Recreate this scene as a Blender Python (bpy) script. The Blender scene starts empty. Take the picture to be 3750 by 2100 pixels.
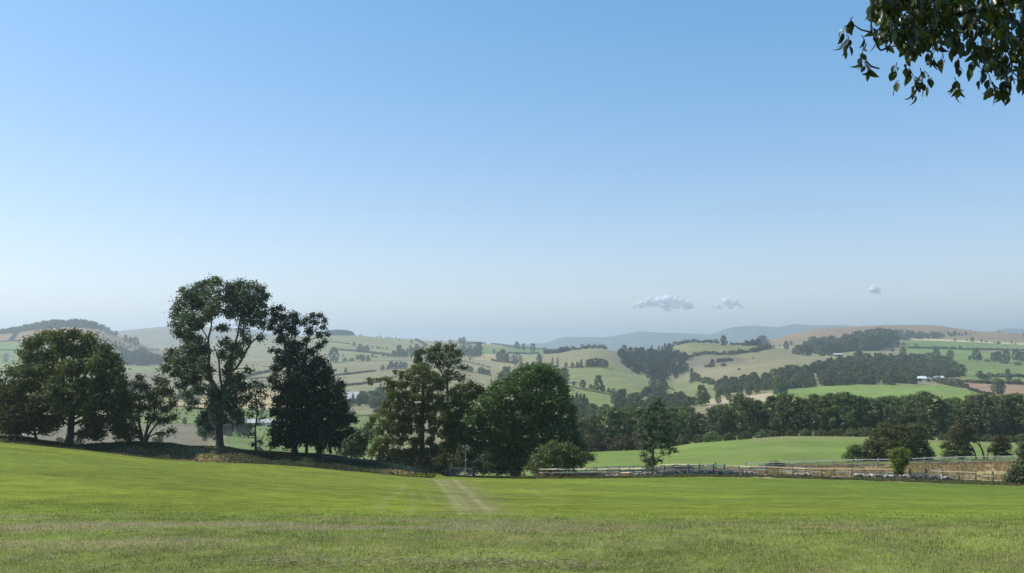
import bpy, math, random
import numpy as np
from mathutils import Vector

# ------------------------------------------------------------------ camera, sky, sun, exposure
scene = bpy.context.scene
COL = scene.collection
F, CX, CY, HOR = 3120.0, 1875.0, 1050.0, 1290.0      # focal length / centre / eye level in photo pixels
TH = math.atan((HOR - CY) / F)
cam_d = bpy.data.cameras.new("camera")
cam_d.sensor_width = 36.0
cam_d.lens = 36.0 * F / 3750.0
cam_d.clip_start = 0.1
cam_d.clip_end = 60000.0
cam = bpy.data.objects.new("camera", cam_d)
COL.objects.link(cam)
cam.location = (0, 0, 0)
cam.rotation_euler = (math.radians(90) + TH, 0, 0)
scene.camera = cam

SUN_AZ = math.radians(-84)      # from straight ahead, negative = left
SUN_EL = math.radians(44)
world = bpy.data.worlds.new("World")
scene.world = world
world.use_nodes = True
wn = world.node_tree.nodes
sky = wn.new("ShaderNodeTexSky")
sky.sky_type = 'NISHITA'
sky.sun_disc = False
sky.sun_elevation = SUN_EL
sky.sun_rotation = SUN_AZ
sky.altitude = 200
sky.air_density = 1.0
sky.dust_density = 0.4
sky.ozone_density = 1.6
bg = wn["Background"]
bg.inputs["Strength"].default_value = 0.15
hsv = wn.new("ShaderNodeHueSaturation")
hsv.inputs["Saturation"].default_value = 1.45
hsv.inputs["Value"].default_value = 1.4
gam = wn.new("ShaderNodeGamma")
gam.inputs["Gamma"].default_value = 0.70
world.node_tree.links.new(sky.outputs[0], hsv.inputs["Color"])
world.node_tree.links.new(hsv.outputs[0], gam.inputs[0])
wb = wn.new("ShaderNodeMix"); wb.data_type = 'RGBA'; wb.blend_type = 'MULTIPLY'; wb.inputs[0].default_value = 1.0
wb.inputs[7].default_value = (1.10, 0.965, 1.0, 1)
world.node_tree.links.new(gam.outputs[0], wb.inputs[6])
world.node_tree.links.new(wb.outputs[2], bg.inputs[0])

sd = bpy.data.lights.new("sun", 'SUN')
sd.energy = 4.3
sd.angle = math.radians(0.5)
sd.color = (1.0, 0.95, 0.86)
sun = bpy.data.objects.new("sun", sd)
COL.objects.link(sun)
tosun = Vector((math.sin(SUN_AZ) * math.cos(SUN_EL), math.cos(SUN_AZ) * math.cos(SUN_EL), math.sin(SUN_EL)))
sun.rotation_euler = tosun.to_track_quat('Z', 'Y').to_euler()
sun.location = (-40, 20, 60)
vs = scene.view_settings
vs.view_transform = 'Standard'
vs.look = 'None'
vs.exposure = 0.6
vs.gamma = 1.0
scene.cycles.max_bounces = 6
scene.cycles.diffuse_bounces = 4
scene.cycles.glossy_bounces = 2
scene.cycles.transmission_bounces = 3
scene.cycles.volume_bounces = 1
scene.cycles.transparent_max_bounces = 32

rng = np.random.default_rng(7)
random.seed(7)

# ------------------------------------------------------------------ geometry of sight lines
ct, st = math.cos(TH), math.sin(TH)
def pix(px, py):
    """photo pixel -> (X/Y, Z/Y)"""
    u = (np.asarray(px, float) - CX) / F
    v = (CY - np.asarray(py, float)) / F
    d = ct - v * st
    return u / d, (st + v * ct) / d
def unpix(a, t):
    """(X/Y, Z/Y) -> photo pixel"""
    d = ct + t * st
    return CX + F * a / d, CY - F * (t * ct - st) / d
def at(px, py, Y):
    a, t = pix(px, py)
    return np.array([a * Y, Y, t * Y], float)

def hash2(ix, iy, s):
    n = (ix * 374761393 + iy * 668265263 + s * 974634777) & 0xffffffff
    n = ((n ^ (n >> 13)) * 1274126177) & 0xffffffff
    n = n ^ (n >> 16)
    return (n & 0xffff) / 65535.0
def vnoise(x, y, s=0):
    x = np.asarray(x, float); y = np.asarray(y, float)
    ix = np.floor(x).astype(np.int64); iy = np.floor(y).astype(np.int64)
    fx = x - ix; fy = y - iy
    fx = fx * fx * (3 - 2 * fx); fy = fy * fy * (3 - 2 * fy)
    a = hash2(ix, iy, s); b = hash2(ix + 1, iy, s); c = hash2(ix, iy + 1, s); d = hash2(ix + 1, iy + 1, s)
    return (a + (b - a) * fx) * (1 - fy) + (c + (d - c) * fx) * fy
def fbm(x, y, s=0, o=4):
    r = 0; w = 0.5; k = 1.0
    for i in range(o):
        r = r + w * vnoise(x * k + 17.3 * i, y * k - 9.1 * i, s + i); w *= 0.5; k *= 2.03
    return r / (1 - 0.5 ** o)
def sstep(a, b, x):
    t = np.clip((x - a) / (b - a), 0, 1)
    return t * t * (3 - 2 * t)

def pchip(xk, yk, x):
    """monotone cubic along axis 0 of yk"""
    xk = np.asarray(xk, float); yk = np.asarray(yk, float)
    h = np.diff(xk); sh = (-1,) + (1,) * (yk.ndim - 1)
    d = np.diff(yk, axis=0) / h.reshape(sh)
    m = np.zeros_like(yk)
    w1 = (2 * h[1:] + h[:-1]).reshape(sh); w2 = (h[1:] + 2 * h[:-1]).reshape(sh)
    with np.errstate(divide='ignore', invalid='ignore'):
        mm = (w1 + w2) / (w1 / d[:-1] + w2 / d[1:])
    mm[(d[:-1] * d[1:]) <= 0] = 0
    m[1:-1] = np.nan_to_num(mm)
    m[0] = d[0]; m[-1] = d[-1]
    i = np.clip(np.searchsorted(xk, x) - 1, 0, len(xk) - 2)
    hh = h[i]; t = np.clip((x - xk[i]) / hh, 0, 1)
    s2 = (-1,) + (1,) * (yk.ndim - 1)
    t = t.reshape(s2); hh = hh.reshape(s2)
    return ((1 + 2 * t) * (1 - t) ** 2) * yk[i] + t * (1 - t) ** 2 * hh * m[i] + t * t * (3 - 2 * t) * yk[i + 1] + t * t * (t - 1) * hh * m[i + 1]

# the lie of the land: at each distance (m) the height line across the view
ROWS = [
 (2.5, [(-900, 3290), (1875, 3290), (4650, 3290)]),
 (6,  [(-900, 2142), (1875, 2150), (4650, 2150)]),
 (9,  [(-900, 1940), (0, 1955), (1875, 1945), (4650, 1945)]),
 (12, [(-900, 1860), (0, 1882), (1000, 1893), (1875, 1903), (4650, 1903)]),
 (20, [(-900, 1755), (0, 1785), (1000, 1822), (1875, 1855), (3750, 1865), (4650, 1870)]),
 (38, [(-900, 1665), (0, 1710), (1000, 1770), (1875, 1815), (3750, 1835), (4650, 1845)]),
 (75, [(-900, 1590), (0, 1645), (630, 1705), (1000, 1728), (1875, 1780), (3000, 1796), (3750, 1813), (4650, 1830)]),
 (98, [(-900, 1560), (0, 1621), (300, 1650), (630, 1688), (1000, 1705), (1290, 1726), (1640, 1758), (2000, 1766), (3000, 1779), (3750, 1800), (4650, 1820)]),
 (110, [(-900, 1570), (0, 1627), (300, 1657), (630, 1694), (1000, 1713), (1290, 1732), (1640, 1752), (2000, 1758), (3000, 1768), (3750, 1788), (4650, 1810)]),
 (121, [(-900, 1550), (0, 1600), (80, 1600), (160, 1617), (300, 1631), (480, 1623), (620, 1626), (700, 1638), (800, 1637), (900, 1651), (1000, 1659), (1200, 1668), (1300, 1683), (1400, 1693), (1500, 1706), (1600, 1728), (1640, 1744), (2000, 1754), (2600, 1749), (3000, 1756), (3750, 1778), (4650, 1800)]),
 (128, [(-900, 1550), (0, 1601), (160, 1618), (300, 1630), (480, 1622), (620, 1627), (700, 1638), (800, 1637), (900, 1650), (1000, 1658), (1200, 1668), (1300, 1684), (1400, 1695), (1500, 1710), (1600, 1730), (1640, 1742), (1975, 1749), (2200, 1748), (2400, 1744), (2520, 1734), (2650, 1735), (2800, 1738), (3000, 1745), (3230, 1746), (3450, 1753), (3640, 1759), (4650, 1780)]),
 (138, [(-900, 1570), (0, 1620), (480, 1650), (800, 1660), (1200, 1690), (1500, 1722), (1700, 1745), (1970, 1748), (2223, 1740), (2366, 1734), (2471, 1729), (2623, 1731), (2732, 1727), (2832, 1722), (3051, 1713), (3270, 1710), (3506, 1702), (3750, 1699), (4650, 1690)]),
 (158, [(-900, 1650), (0, 1690), (600, 1710), (1200, 1740), (1600, 1760), (2000, 1735), (2200, 1722), (2600, 1706), (3000, 1700), (3750, 1694), (4650, 1690)]),
 (195, [(-900, 1750), (1200, 1770), (1700, 1760), (2100, 1705), (2600, 1676), (3000, 1662), (3400, 1672), (3750, 1685), (4650, 1700)]),
 (295, [(-900, 1720), (1200, 1740), (1800, 1700), (2150, 1656), (2400, 1644), (2560, 1622), (2700, 1612), (2900, 1598), (3150, 1600), (3400, 1612), (3750, 1622), (4650, 1640)]),
 (430, [(-900, 1640), (600, 1642), (1200, 1650), (1800, 1640), (2150, 1625), (2700, 1620), (3000, 1615), (3750, 1620), (4650, 1625)]),
 (620, [(-900, 1560), (1500, 1563), (1800, 1550), (2100, 1530), (2400, 1512), (2700, 1500), (3000, 1490), (3750, 1490), (4650, 1490)]),
 (830, [(-900, 1495), (1500, 1498), (1800, 1488), (2100, 1478), (2400, 1474), (2650, 1455), (2850, 1428), (3000, 1422), (3400, 1420), (3560, 1425), (3750, 1432), (4650, 1440)]),
 (1100, [(-900, 1440), (1500, 1440), (1800, 1428), (2000, 1408), (2200, 1398), (2330, 1405), (2450, 1420), (2600, 1402), (2800, 1372), (3000, 1358), (3200, 1360), (3400, 1382), (3750, 1385), (4650, 1390)]),
 (1400, [(-900, 1395), (1500, 1390), (1800, 1368), (2000, 1350), (2200, 1344), (2350, 1372), (2480, 1385), (2600, 1362), (2750, 1338), (2900, 1322), (3100, 1318), (3400, 1336), (3750, 1340), (4650, 1345)]),
 (1900, [(-900, 1345), (1200, 1340), (1500, 1330), (1800, 1325), (1900, 1315), (1980, 1300), (2050, 1290), (2110, 1282), (2170, 1277), (2240, 1285), (2310, 1302), (2400, 1300), (2430, 1290), (2470, 1270), (2530, 1257), (2640, 1260), (2800, 1270), (2900, 1284), (3000, 1292), (3200, 1284), (3400, 1290), (3750, 1296), (4650, 1300)]),
 (2300, [(-900, 1285), (0, 1275), (200, 1255), (300, 1250), (450, 1268), (600, 1305), (900, 1308), (1200, 1303), (1500, 1298), (1900, 1305), (2170, 1300), (2300, 1310), (2500, 1290), (2800, 1292), (2950, 1280), (3100, 1268), (3300, 1251), (3500, 1256), (3750, 1268), (4650, 1280)]),
 (2700, [(-900, 1260), (-300, 1240), (0, 1226), (160, 1206), (260, 1199), (340, 1206), (420, 1227), (500, 1253), (600, 1290), (900, 1275), (1200, 1268), (1500, 1270), (1800, 1280), (1950, 1292), (2200, 1300), (2600, 1290), (2860, 1275), (3000, 1256), (3100, 1243), (3300, 1240), (3500, 1240), (3600, 1242), (3750, 1250), (4650, 1260)]),
 (3300, [(-900, 1260), (0, 1245), (300, 1235), (600, 1278), (900, 1240), (1000, 1236), (1200, 1230), (1290, 1230), (1400, 1238), (1500, 1243), (1600, 1251), (1690, 1247), (1780, 1260), (1850, 1263), (1950, 1272), (2050, 1287), (2200, 1300), (2600, 1290), (2780, 1268), (2820, 1247), (2950, 1215), (3040, 1202), (3130, 1197), (3280, 1191), (3400, 1191), (3500, 1203), (3600, 1215), (3690, 1217), (3750, 1226), (4650, 1250)]),
 (4200, [(-900, 1280), (430, 1275), (900, 1270), (1290, 1265), (1690, 1280), (1850, 1290), (2200, 1302), (2820, 1275), (3300, 1235), (3750, 1260), (4650, 1270)]),
 (5400, [(-900, 1250), (300, 1240), (430, 1215), (520, 1205), (620, 1197), (750, 1198), (900, 1205), (1000, 1225), (1100, 1250), (1300, 1285), (1600, 1292), (1850, 1283), (2000, 1278), (2200, 1288), (3750, 1290), (4650, 1290)]),
 (6700, [(-900, 1290), (1850, 1296), (4650, 1296)]),
 (9200, [(-900, 1290), (1700, 1292), (1800, 1265), (2000, 1259), (2030, 1246), (2080, 1236), (2200, 1237), (2300, 1225), (2350, 1217), (2420, 1221), (2500, 1223), (2600, 1225), (2640, 1212), (2700, 1197), (2760, 1192), (2850, 1198), (2910, 1188), (2980, 1193), (3060, 1192), (3200, 1204), (3500, 1230), (3620, 1216), (3690, 1203), (3750, 1206), (4200, 1240), (4650, 1250)]),
 (12000, [(-900, 1296), (4650, 1296)]),
 (20000, [(-900, 1293), (4650, 1293)]),
]
def lin(a, b, n): return list(np.linspace(a, b, n, endpoint=False))
AK = np.array(lin(-0.92, -0.64, 45) + lin(-0.64, 0.64, 800) + lin(0.64, 0.92, 46))
YK = np.exp(np.array(lin(math.log(3.0), math.log(9), 130) + lin(math.log(9), math.log(104), 330) + lin(math.log(104), math.log(150), 90) + lin(math.log(150), math.log(20000), 560) + [math.log(20000)]))
_t = []
for Y, pts in ROWS:
    p = np.array(pts, float)
    a, t = pix(p[:, 0], p[:, 1])
    o = np.argsort(a)
    if len(a) == 2:
        _t.append(np.interp(AK, a[o], t[o]))
    else:
        _t.append(pchip(a[o], t[o], np.clip(AK, a[o][0], a[o][-1])))
TG = pchip([math.log(r[0]) for r in ROWS], np.array(_t), np.log(YK))      # (rows, cols) slope
XG = YK[:, None] * AK[None, :]
YG = np.repeat(YK[:, None], len(AK), 1)
ZG = TG * YG
ZG += (fbm(XG / 9, YG / 9, 3) - 0.5) * 0.25 * sstep(8, 40, YG) * (1 - sstep(100, 130, YG))
ZG += (fbm(XG / 1.3, YG / 1.3, 5) - 0.5) * 0.05 * (1 - sstep(30, 90, YG))
ZG += (fbm(XG / 4, YG / 4, 9) - 0.5) * 0.5 * sstep(104, 118, YG) * (1 - sstep(150, 200, YG)) * (AK[None, :] < -0.09)
ZG += (fbm(XG / 120, YG / 120, 11) - 0.5) * 3.0 * sstep(400, 900, YG) * (1 - sstep(2600, 3200, YG))
ZG += (fbm(XG / 900, YG / 900, 13) - 0.5) * 30 * sstep(4500, 8000, YG)
TG = ZG / YG
PXG, PYG = unpix(AK[None, :] + 0 * TG, TG)

def zat(a, Y):
    fi = np.interp(np.log(Y), np.log(YK), np.arange(len(YK)))
    fj = np.interp(a, AK, np.arange(len(AK)))
    i = np.clip(np.floor(fi).astype(int), 0, len(YK) - 2); j = np.clip(np.floor(fj).astype(int), 0, len(AK) - 2)
    u = fi - i; v = fj - j
    # linear in Y inside the cell (the mesh facet)
    u = (Y - YK[i]) / (YK[i + 1] - YK[i])
    return (ZG[i, j] * (1 - v) + ZG[i, j + 1] * v) * (1 - u) + (ZG[i + 1, j] * (1 - v) + ZG[i + 1, j + 1] * v) * u
def hit(px, py, ymin=3.2, ymax=19000):
    """where the line of sight through a pixel first meets the land"""
    a, t = pix(px, py)
    ys = YK[(YK > ymin) & (YK < ymax)]
    tz = zat(np.full(len(ys), float(a)), ys) / ys
    k = np.argmax(tz >= t)
    if tz[k] < t:
        k = int(np.argmax(tz))
    Y = ys[k]
    return np.array([a * Y, Y, float(zat(a, Y))])
def gp(px, Y, py=1500):
    a, _ = pix(px, py)
    return np.array([a * Y, Y, float(zat(a, Y))])
def gxy(x, y):
    x = np.asarray(x, float); y = np.asarray(y, float)
    return zat(x / y, y)

# ------------------------------------------------------------------ mesh helpers
class MB:
    def __init__(self): self.v = []; self.f = []; self.m = []; self.c = []; self.n = 0
    def add(self, v, f, mat=0, col=None):
        v = np.asarray(v, np.float32).reshape(-1, 3); f = np.asarray(f, np.int64)
        if len(f) == 0: return
        self.v.append(v); self.f.append(f + self.n); self.m.append(np.full(len(f), mat))
        if col is None: col = np.ones((len(v), 3), np.float32)
        col = np.asarray(col, np.float32)
        if col.ndim == 1: col = np.repeat(col[None, :], len(v), 0)
        self.c.append(col); self.n += len(v)
    def arrays(self): return np.concatenate(self.v), self.f, self.m, np.concatenate(self.c)
    def addmb(self, o, R=None, s=1.0, t=(0, 0, 0), dm=0, tint=None):
        if not hasattr(o, '_cache'): o._cache = np.concatenate(o.v)
        v = o._cache
        if R is not None: v = v @ R.T
        v = v * s + np.asarray(t)
        c = np.concatenate(o.c)
        if tint is not None: c = c.copy(); c[:, 0] = np.clip(c[:, 0] + tint, 0, 1)
        self.v.append(v.astype(np.float32)); self.c.append(c)
        for f, m in zip(o.f, o.m): self.f.append(f + self.n); self.m.append(m + dm)
        self.n += len(v)
    def mesh(self, name, mats, smooth=False):
        me = bpy.data.meshes.new(name)
        v = np.concatenate(self.v)
        me.vertices.add(len(v)); me.vertices.foreach_set("co", v.ravel())
        li = np.concatenate([f.ravel() for f in self.f]); sz = np.concatenate([np.full(len(f), f.shape[1]) for f in self.f])
        me.loops.add(len(li)); me.loops.foreach_set("vertex_index", li.astype(np.int32))
        me.polygons.add(len(sz)); me.polygons.foreach_set("loop_start", (np.cumsum(sz) - sz).astype(np.int32))
        me.polygons.foreach_set("material_index", np.concatenate(self.m).astype(np.int32))
        me.polygons.foreach_set("use_smooth", np.full(len(sz), smooth))
        at_ = me.attributes.new("Col", 'FLOAT_COLOR', 'POINT')
        c = np.concatenate(self.c); c4 = np.ones((len(c), 4), np.float32); c4[:, :3] = c
        at_.data.foreach_set("color", c4.ravel())
        for m in mats: me.materials.append(m)
        me.update()
        return me

def tag(o, label=None, cat=None, group=None, kind=None):
    if label: o["label"] = label
    if cat: o["category"] = cat
    if group: o["group"] = group
    if kind: o["kind"] = kind
    return o
def obj(name, me, parent=None):
    o = bpy.data.objects.new(name, me)
    COL.objects.link(o)
    if parent is not None: o.parent = parent
    return o
def empty(name, loc):
    o = bpy.data.objects.new(name, None); o.location = loc; o.empty_display_size = 0.5
    COL.objects.link(o); return o

def unit(v): return v / np.maximum(np.linalg.norm(v, axis=-1, keepdims=True), 1e-9)
def tube(mb, pts, rad, sides=7, mat=0, col=None, bump=0.0):
    pts = np.asarray(pts, float); rad = np.asarray(rad, float)
    n = len(pts); d = np.zeros_like(pts)
    d[:-1] += pts[1:] - pts[:-1]; d[1:] += pts[1:] - pts[:-1]; d = unit(d)
    ref = np.where(np.abs(d[:, 2:3]) > 0.9, np.array([[1., 0, 0]]), np.array([[0, 0, 1.]]))
    s = unit(np.cross(d, ref)); w = np.cross(s, d)
    for i in range(1, n):
        if np.dot(s[i], s[i - 1]) < 0: s[i] *= -1; w[i] *= -1
    an = np.arange(sides) * 2 * math.pi / sides
    ring = np.cos(an)[None, :, None] * s[:, None, :] + np.sin(an)[None, :, None] * w[:, None, :]
    rr = rad[:, None] * (1 + bump * (rng.random((n, sides)) - 0.5))
    v = pts[:, None, :] + ring * rr[:, :, None]
    i = np.arange(n - 1)[:, None] * sides; j = np.arange(sides)[None, :]; k = (j + 1) % sides
    f = np.stack([i + j, i + k, i + sides + k, i + sides + j], -1).reshape(-1, 4)
    mb.add(v.reshape(-1, 3), f, mat, col)
def curve_pts(p, n=6, wob=0.0):
    p = np.asarray(p, float)
    if len(p) < 3:
        q = p[0] + (p[1] - p[0]) * np.linspace(0, 1, n)[:, None]
    else:
        L = np.concatenate([[0], np.cumsum(np.linalg.norm(np.diff(p, axis=0), axis=1))])
        q = pchip(L, p, np.linspace(0, L[-1], n))
    if wob:
        q[1:-1] += (rng.random((len(q) - 2, 3)) - 0.5) * wob
    return q
def leaves(mb, C, R, per, size, mat=0, asp=0.62, up=0.25, squash=0.85, tone=0.0, rg=None):
    """small leaf sprays spread through the ball round each clump centre"""
    rg = rg or rng
    C = np.asarray(C, float); R = np.asarray(R, float)
    n = len(C) * per
    d = unit(rg.normal(size=(n, 3)))
    r = rg.random(n) ** 0.45
    r = np.where(rg.random(n) < 0.16, 1 + 0.7 * rg.random(n), r)
    cc = np.repeat(C, per, 0); RR = np.repeat(R, per)
    p = cc + d * (r * RR)[:, None] * np.array([1, 1, squash])
    nr = unit(d * 1.3 + rg.normal(size=(n, 3)) * 0.5 + np.array([0, 0, up]))
    t1 = unit(np.cross(nr, rg.normal(size=(n, 3)))); t2 = np.cross(nr, t1)
    s = size * (0.6 + 0.8 * rg.random(n))[:, None]
    v = np.stack([p - t1 * s * .5, p + t2 * s * asp * .5 + nr * s * .08, p + t1 * s * .5, p - t2 * s * asp * .5 + nr * s * .08], 1)
    tn = np.repeat(rg.random(len(C)), per) * 0.55 + rg.random(n) * 0.45 + tone
    col = np.zeros((n, 4, 3), np.float32); col[:, :, 0] = np.clip(tn, 0, 1)[:, None]; col[:, :, 1] = rg.random(n)[:, None]
    mb.add(v.reshape(-1, 3), np.arange(n * 4).reshape(-1, 4), mat, col.reshape(-1, 3))

# ------------------------------------------------------------------ materials
def mat_new(name):
    m = bpy.data.materials.new(name); m.use_nodes = True
    nt = m.node_tree; b = nt.nodes["Principled BSDF"]
    return m, nt, b
def N(nt, t, **kw):
    n = nt.nodes.new(t)
    for k, v in kw.items(): setattr(n, k, v)
    return n
def mixc(nt, fac, a, b, blend='MIX'):
    n = N(nt, "ShaderNodeMix", data_type='RGBA', blend_type=blend)
    for s, x in ((n.inputs[0], fac), (n.inputs[6], a), (n.inputs[7], b)):
        if isinstance(x, (int, float)): s.default_value = x
        elif isinstance(x, tuple): s.default_value = (*x, 1)
        else: nt.links.new(x, s)
    return n.outputs[2]
def ramp(nt, x, lo, hi, a=0.0, b=1.0):
    n = N(nt, "ShaderNodeMapRange"); n.inputs[1].default_value = lo; n.inputs[2].default_value = hi
    n.inputs[3].default_value = a; n.inputs[4].default_value = b
    nt.links.new(x, n.inputs[0]); return n.outputs[0]
def noise(nt, scale, detail=4, rough=0.55, vec=None, dist=0.0):
    n = N(nt, "ShaderNodeTexNoise"); n.inputs["Scale"].default_value = scale; n.inputs["Detail"].default_value = detail
    n.inputs["Roughness"].default_value = rough; n.inputs["Distortion"].default_value = dist
    if vec is not None: nt.links.new(vec, n.inputs["Vector"])
    return n.outputs[0]
def geo_pos(nt): return N(nt, "ShaderNodeNewGeometry").outputs["Position"]

def leaf_mat(name, dark, light, alt=None, trans=0.32, rough=0.6):
    m, nt, b = mat_new(name)
    at_ = N(nt, "ShaderNodeAttribute", attribute_name="Col")
    sp = N(nt, "ShaderNodeSeparateColor"); nt.links.new(at_.outputs["Color"], sp.inputs[0])
    oi = N(nt, "ShaderNodeObjectInfo")
    c = mixc(nt, sp.outputs[0], dark, light)
    if alt is not None:
        c = mixc(nt, ramp(nt, sp.outputs[1], 0.6, 1.0), c, alt)
    hs = N(nt, "ShaderNodeHueSaturation")
    nt.links.new(ramp(nt, oi.outputs["Random"], 0, 1, 0.47, 0.52), hs.inputs["Hue"])
    nt.links.new(ramp(nt, oi.outputs["Random"], 0, 1, 0.8, 1.15), hs.inputs["Value"])
    nt.links.new(c, hs.inputs["Color"])
    b.inputs["Roughness"].default_value = rough
    b.inputs["Specular IOR Level"].default_value = 0.25
    nt.links.new(hs.outputs[0], b.inputs["Base Color"])
    tr = N(nt, "ShaderNodeBsdfTranslucent")
    tc = mixc(nt, 1.0, hs.outputs[0], (1.1, 1.25, 0.55), 'MULTIPLY')
    nt.links.new(tc, tr.inputs[0])
    mx = N(nt, "ShaderNodeMixShader"); mx.inputs[0].default_value = trans
    nt.links.new(b.outputs[0], mx.inputs[1]); nt.links.new(tr.outputs[0], mx.inputs[2])
    nt.links.new(mx.outputs[0], nt.nodes["Material Output"].inputs[0])
    return m
M = {}
M['sycamore'] = leaf_mat("sycamore_leaves", (0.030, 0.050, 0.017), (0.120, 0.142, 0.042), (0.16, 0.140, 0.045))
M['ash'] = leaf_mat("ash_leaves", (0.036, 0.064, 0.034), (0.105, 0.145, 0.078), (0.13, 0.16, 0.10))
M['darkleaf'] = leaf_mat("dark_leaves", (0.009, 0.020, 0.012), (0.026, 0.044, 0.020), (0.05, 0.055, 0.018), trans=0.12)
M['ivy'] = leaf_mat("ivy_leaves", (0.018, 0.032, 0.018), (0.040, 0.060, 0.028), None, trans=0.12)
M['larch'] = leaf_mat("larch_needles", (0.055, 0.090, 0.032), (0.200, 0.245, 0.085), (0.17, 0.185, 0.075), trans=0.45)
M['bigsyc'] = leaf_mat("green_leaves", (0.018, 0.038, 0.012), (0.110, 0.160, 0.038), (0.16, 0.20, 0.07))
M['olive'] = leaf_mat("olive_leaves", (0.036, 0.056, 0.018), (0.110, 0.135, 0.040), (0.14, 0.125, 0.045))
M['willow'] = leaf_mat("pale_leaves", (0.045, 0.065, 0.030), (0.105, 0.130, 0.055), (0.14, 0.15, 0.09))
M['brown'] = leaf_mat("browning_leaves", (0.045, 0.044, 0.020), (0.105, 0.100, 0.042), (0.11, 0.075, 0.035))
M['bright'] = leaf_mat("bright_leaves", (0.07, 0.12, 0.02), (0.17, 0.23, 0.035), (0.22, 0.24, 0.05))
M['belt'] = leaf_mat("belt_leaves", (0.040, 0.068, 0.025), (0.120, 0.160, 0.050), (0.16, 0.19, 0.08))
M['far'] = leaf_mat("far_leaves", (0.034, 0.056, 0.026), (0.115, 0.145, 0.058), (0.13, 0.14, 0.06), trans=0.12)
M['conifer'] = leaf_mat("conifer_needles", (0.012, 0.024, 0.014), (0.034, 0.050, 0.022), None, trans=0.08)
M['hedge'] = leaf_mat("hedge_leaves", (0.028, 0.038, 0.018), (0.070, 0.075, 0.032), (0.08, 0.06, 0.03), trans=0.1)
M['branchleaf'] = leaf_mat("near_leaves", (0.012, 0.028, 0.008), (0.042, 0.078, 0.014), (0.075, 0.11, 0.025), trans=0.3, rough=0.38)
M['branchleaf'].node_tree.nodes["Principled BSDF"].inputs["Specular IOR Level"].default_value = 0.6

def bark_mat(name, a, b_, sc=6):
    m, nt, b = mat_new(name)
    p = geo_pos(nt)
    mp = N(nt, "ShaderNodeMapping"); mp.inputs["Scale"].default_value = (1, 1, 0.25); nt.links.new(p, mp.inputs[0])
    n1 = noise(nt, sc, 6, 0.65, mp.outputs[0])
    nt.links.new(mixc(nt, ramp(nt, n1, 0.3, 0.7), a, b_), b.inputs["Base Color"])
    b.inputs["Roughness"].default_value = 0.95
    bp = N(nt, "ShaderNodeBump"); bp.inputs["Strength"].default_value = 0.6; bp.inputs["Distance"].default_value = 0.08
    nt.links.new(n1, bp.inputs["Height"]); nt.links.new(bp.outputs[0], b.inputs["Normal"])
    return m
M['bark'] = bark_mat("bark", (0.035, 0.028, 0.02), (0.10, 0.085, 0.065))
M['palebark'] = bark_mat("pale_bark", (0.09, 0.08, 0.065), (0.20, 0.18, 0.15))
M['twig'] = bark_mat("twig_bark", (0.03, 0.016, 0.014), (0.07, 0.045, 0.04), 60)
M['oldwood'] = bark_mat("weathered_wood", (0.30, 0.23, 0.14), (0.54, 0.42, 0.27), 8)
M['newwood'] = bark_mat("sawn_wood", (0.50, 0.40, 0.25), (0.74, 0.61, 0.41), 8)
M['greywood'] = bark_mat("grey_wood", (0.20, 0.18, 0.15), (0.36, 0.33, 0.28), 8)
M['darkpost'] = bark_mat("dark_post_wood", (0.05, 0.04, 0.032), (0.12, 0.10, 0.08), 8)

def land_mat(name, scales, amp, bump_s, bump_d, dry=None, rough=0.95):
    """field colour from the land's own colour layer, broken up by mottling of several sizes"""
    m, nt, b = mat_new(name)
    p = geo_pos(nt)
    at_ = N(nt, "ShaderNodeAttribute", attribute_name="Col")
    c = at_.outputs["Color"]
    for s, a in zip(scales, amp):
        n1 = noise(nt, s, 5, 0.6, p)
        k = N(nt, "ShaderNodeCombineColor")
        r = ramp(nt, n1, 0.25, 0.75, 1 - a, 1 + a)
        for i in range(3): nt.links.new(r, k.inputs[i])
        c = mixc(nt, 1.0, c, k.outputs[0], 'MULTIPLY')
    if dry is not None:
        n2 = noise(nt, dry[0], 6, 0.65, p, 0.6)
        c = mixc(nt, ramp(nt, n2, dry[2], dry[3], 0, dry[4]), c, dry[1])
    nt.links.new(c, b.inputs["Base Color"])
    b.inputs["Roughness"].default_value = rough
    b.inputs["Specular IOR Level"].default_value = 0.04
    bp = N(nt, "ShaderNodeBump"); bp.inputs["Strength"].default_value = 0.7; bp.inputs["Distance"].default_value = bump_d
    nt.links.new(noise(nt, bump_s, 6, 0.7, p), bp.inputs["Height"]); nt.links.new(bp.outputs[0], b.inputs["Normal"])
    return m
M['meadow'] = land_mat("meadow_grass", (0.12, 0.5, 2.0, 12.0), (0.16, 0.28, 0.30, 0.28), 22.0, 0.06, (0.5, (0.24, 0.29, 0.045), 0.56, 0.72, 0.5))
M['rough'] = land_mat("rough_grass", (0.3, 1.5, 9.0), (0.25, 0.3, 0.3), 7.0, 0.15)
M['hills'] = land_mat("hill_pasture", (0.004, 0.02, 0.09), (0.16, 0.18, 0.16), 0.08, 1.5)
M['mountains'] = land_mat("mountain_heather", (0.0008, 0.004), (0.2, 0.2), 0.004, 20)

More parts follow.
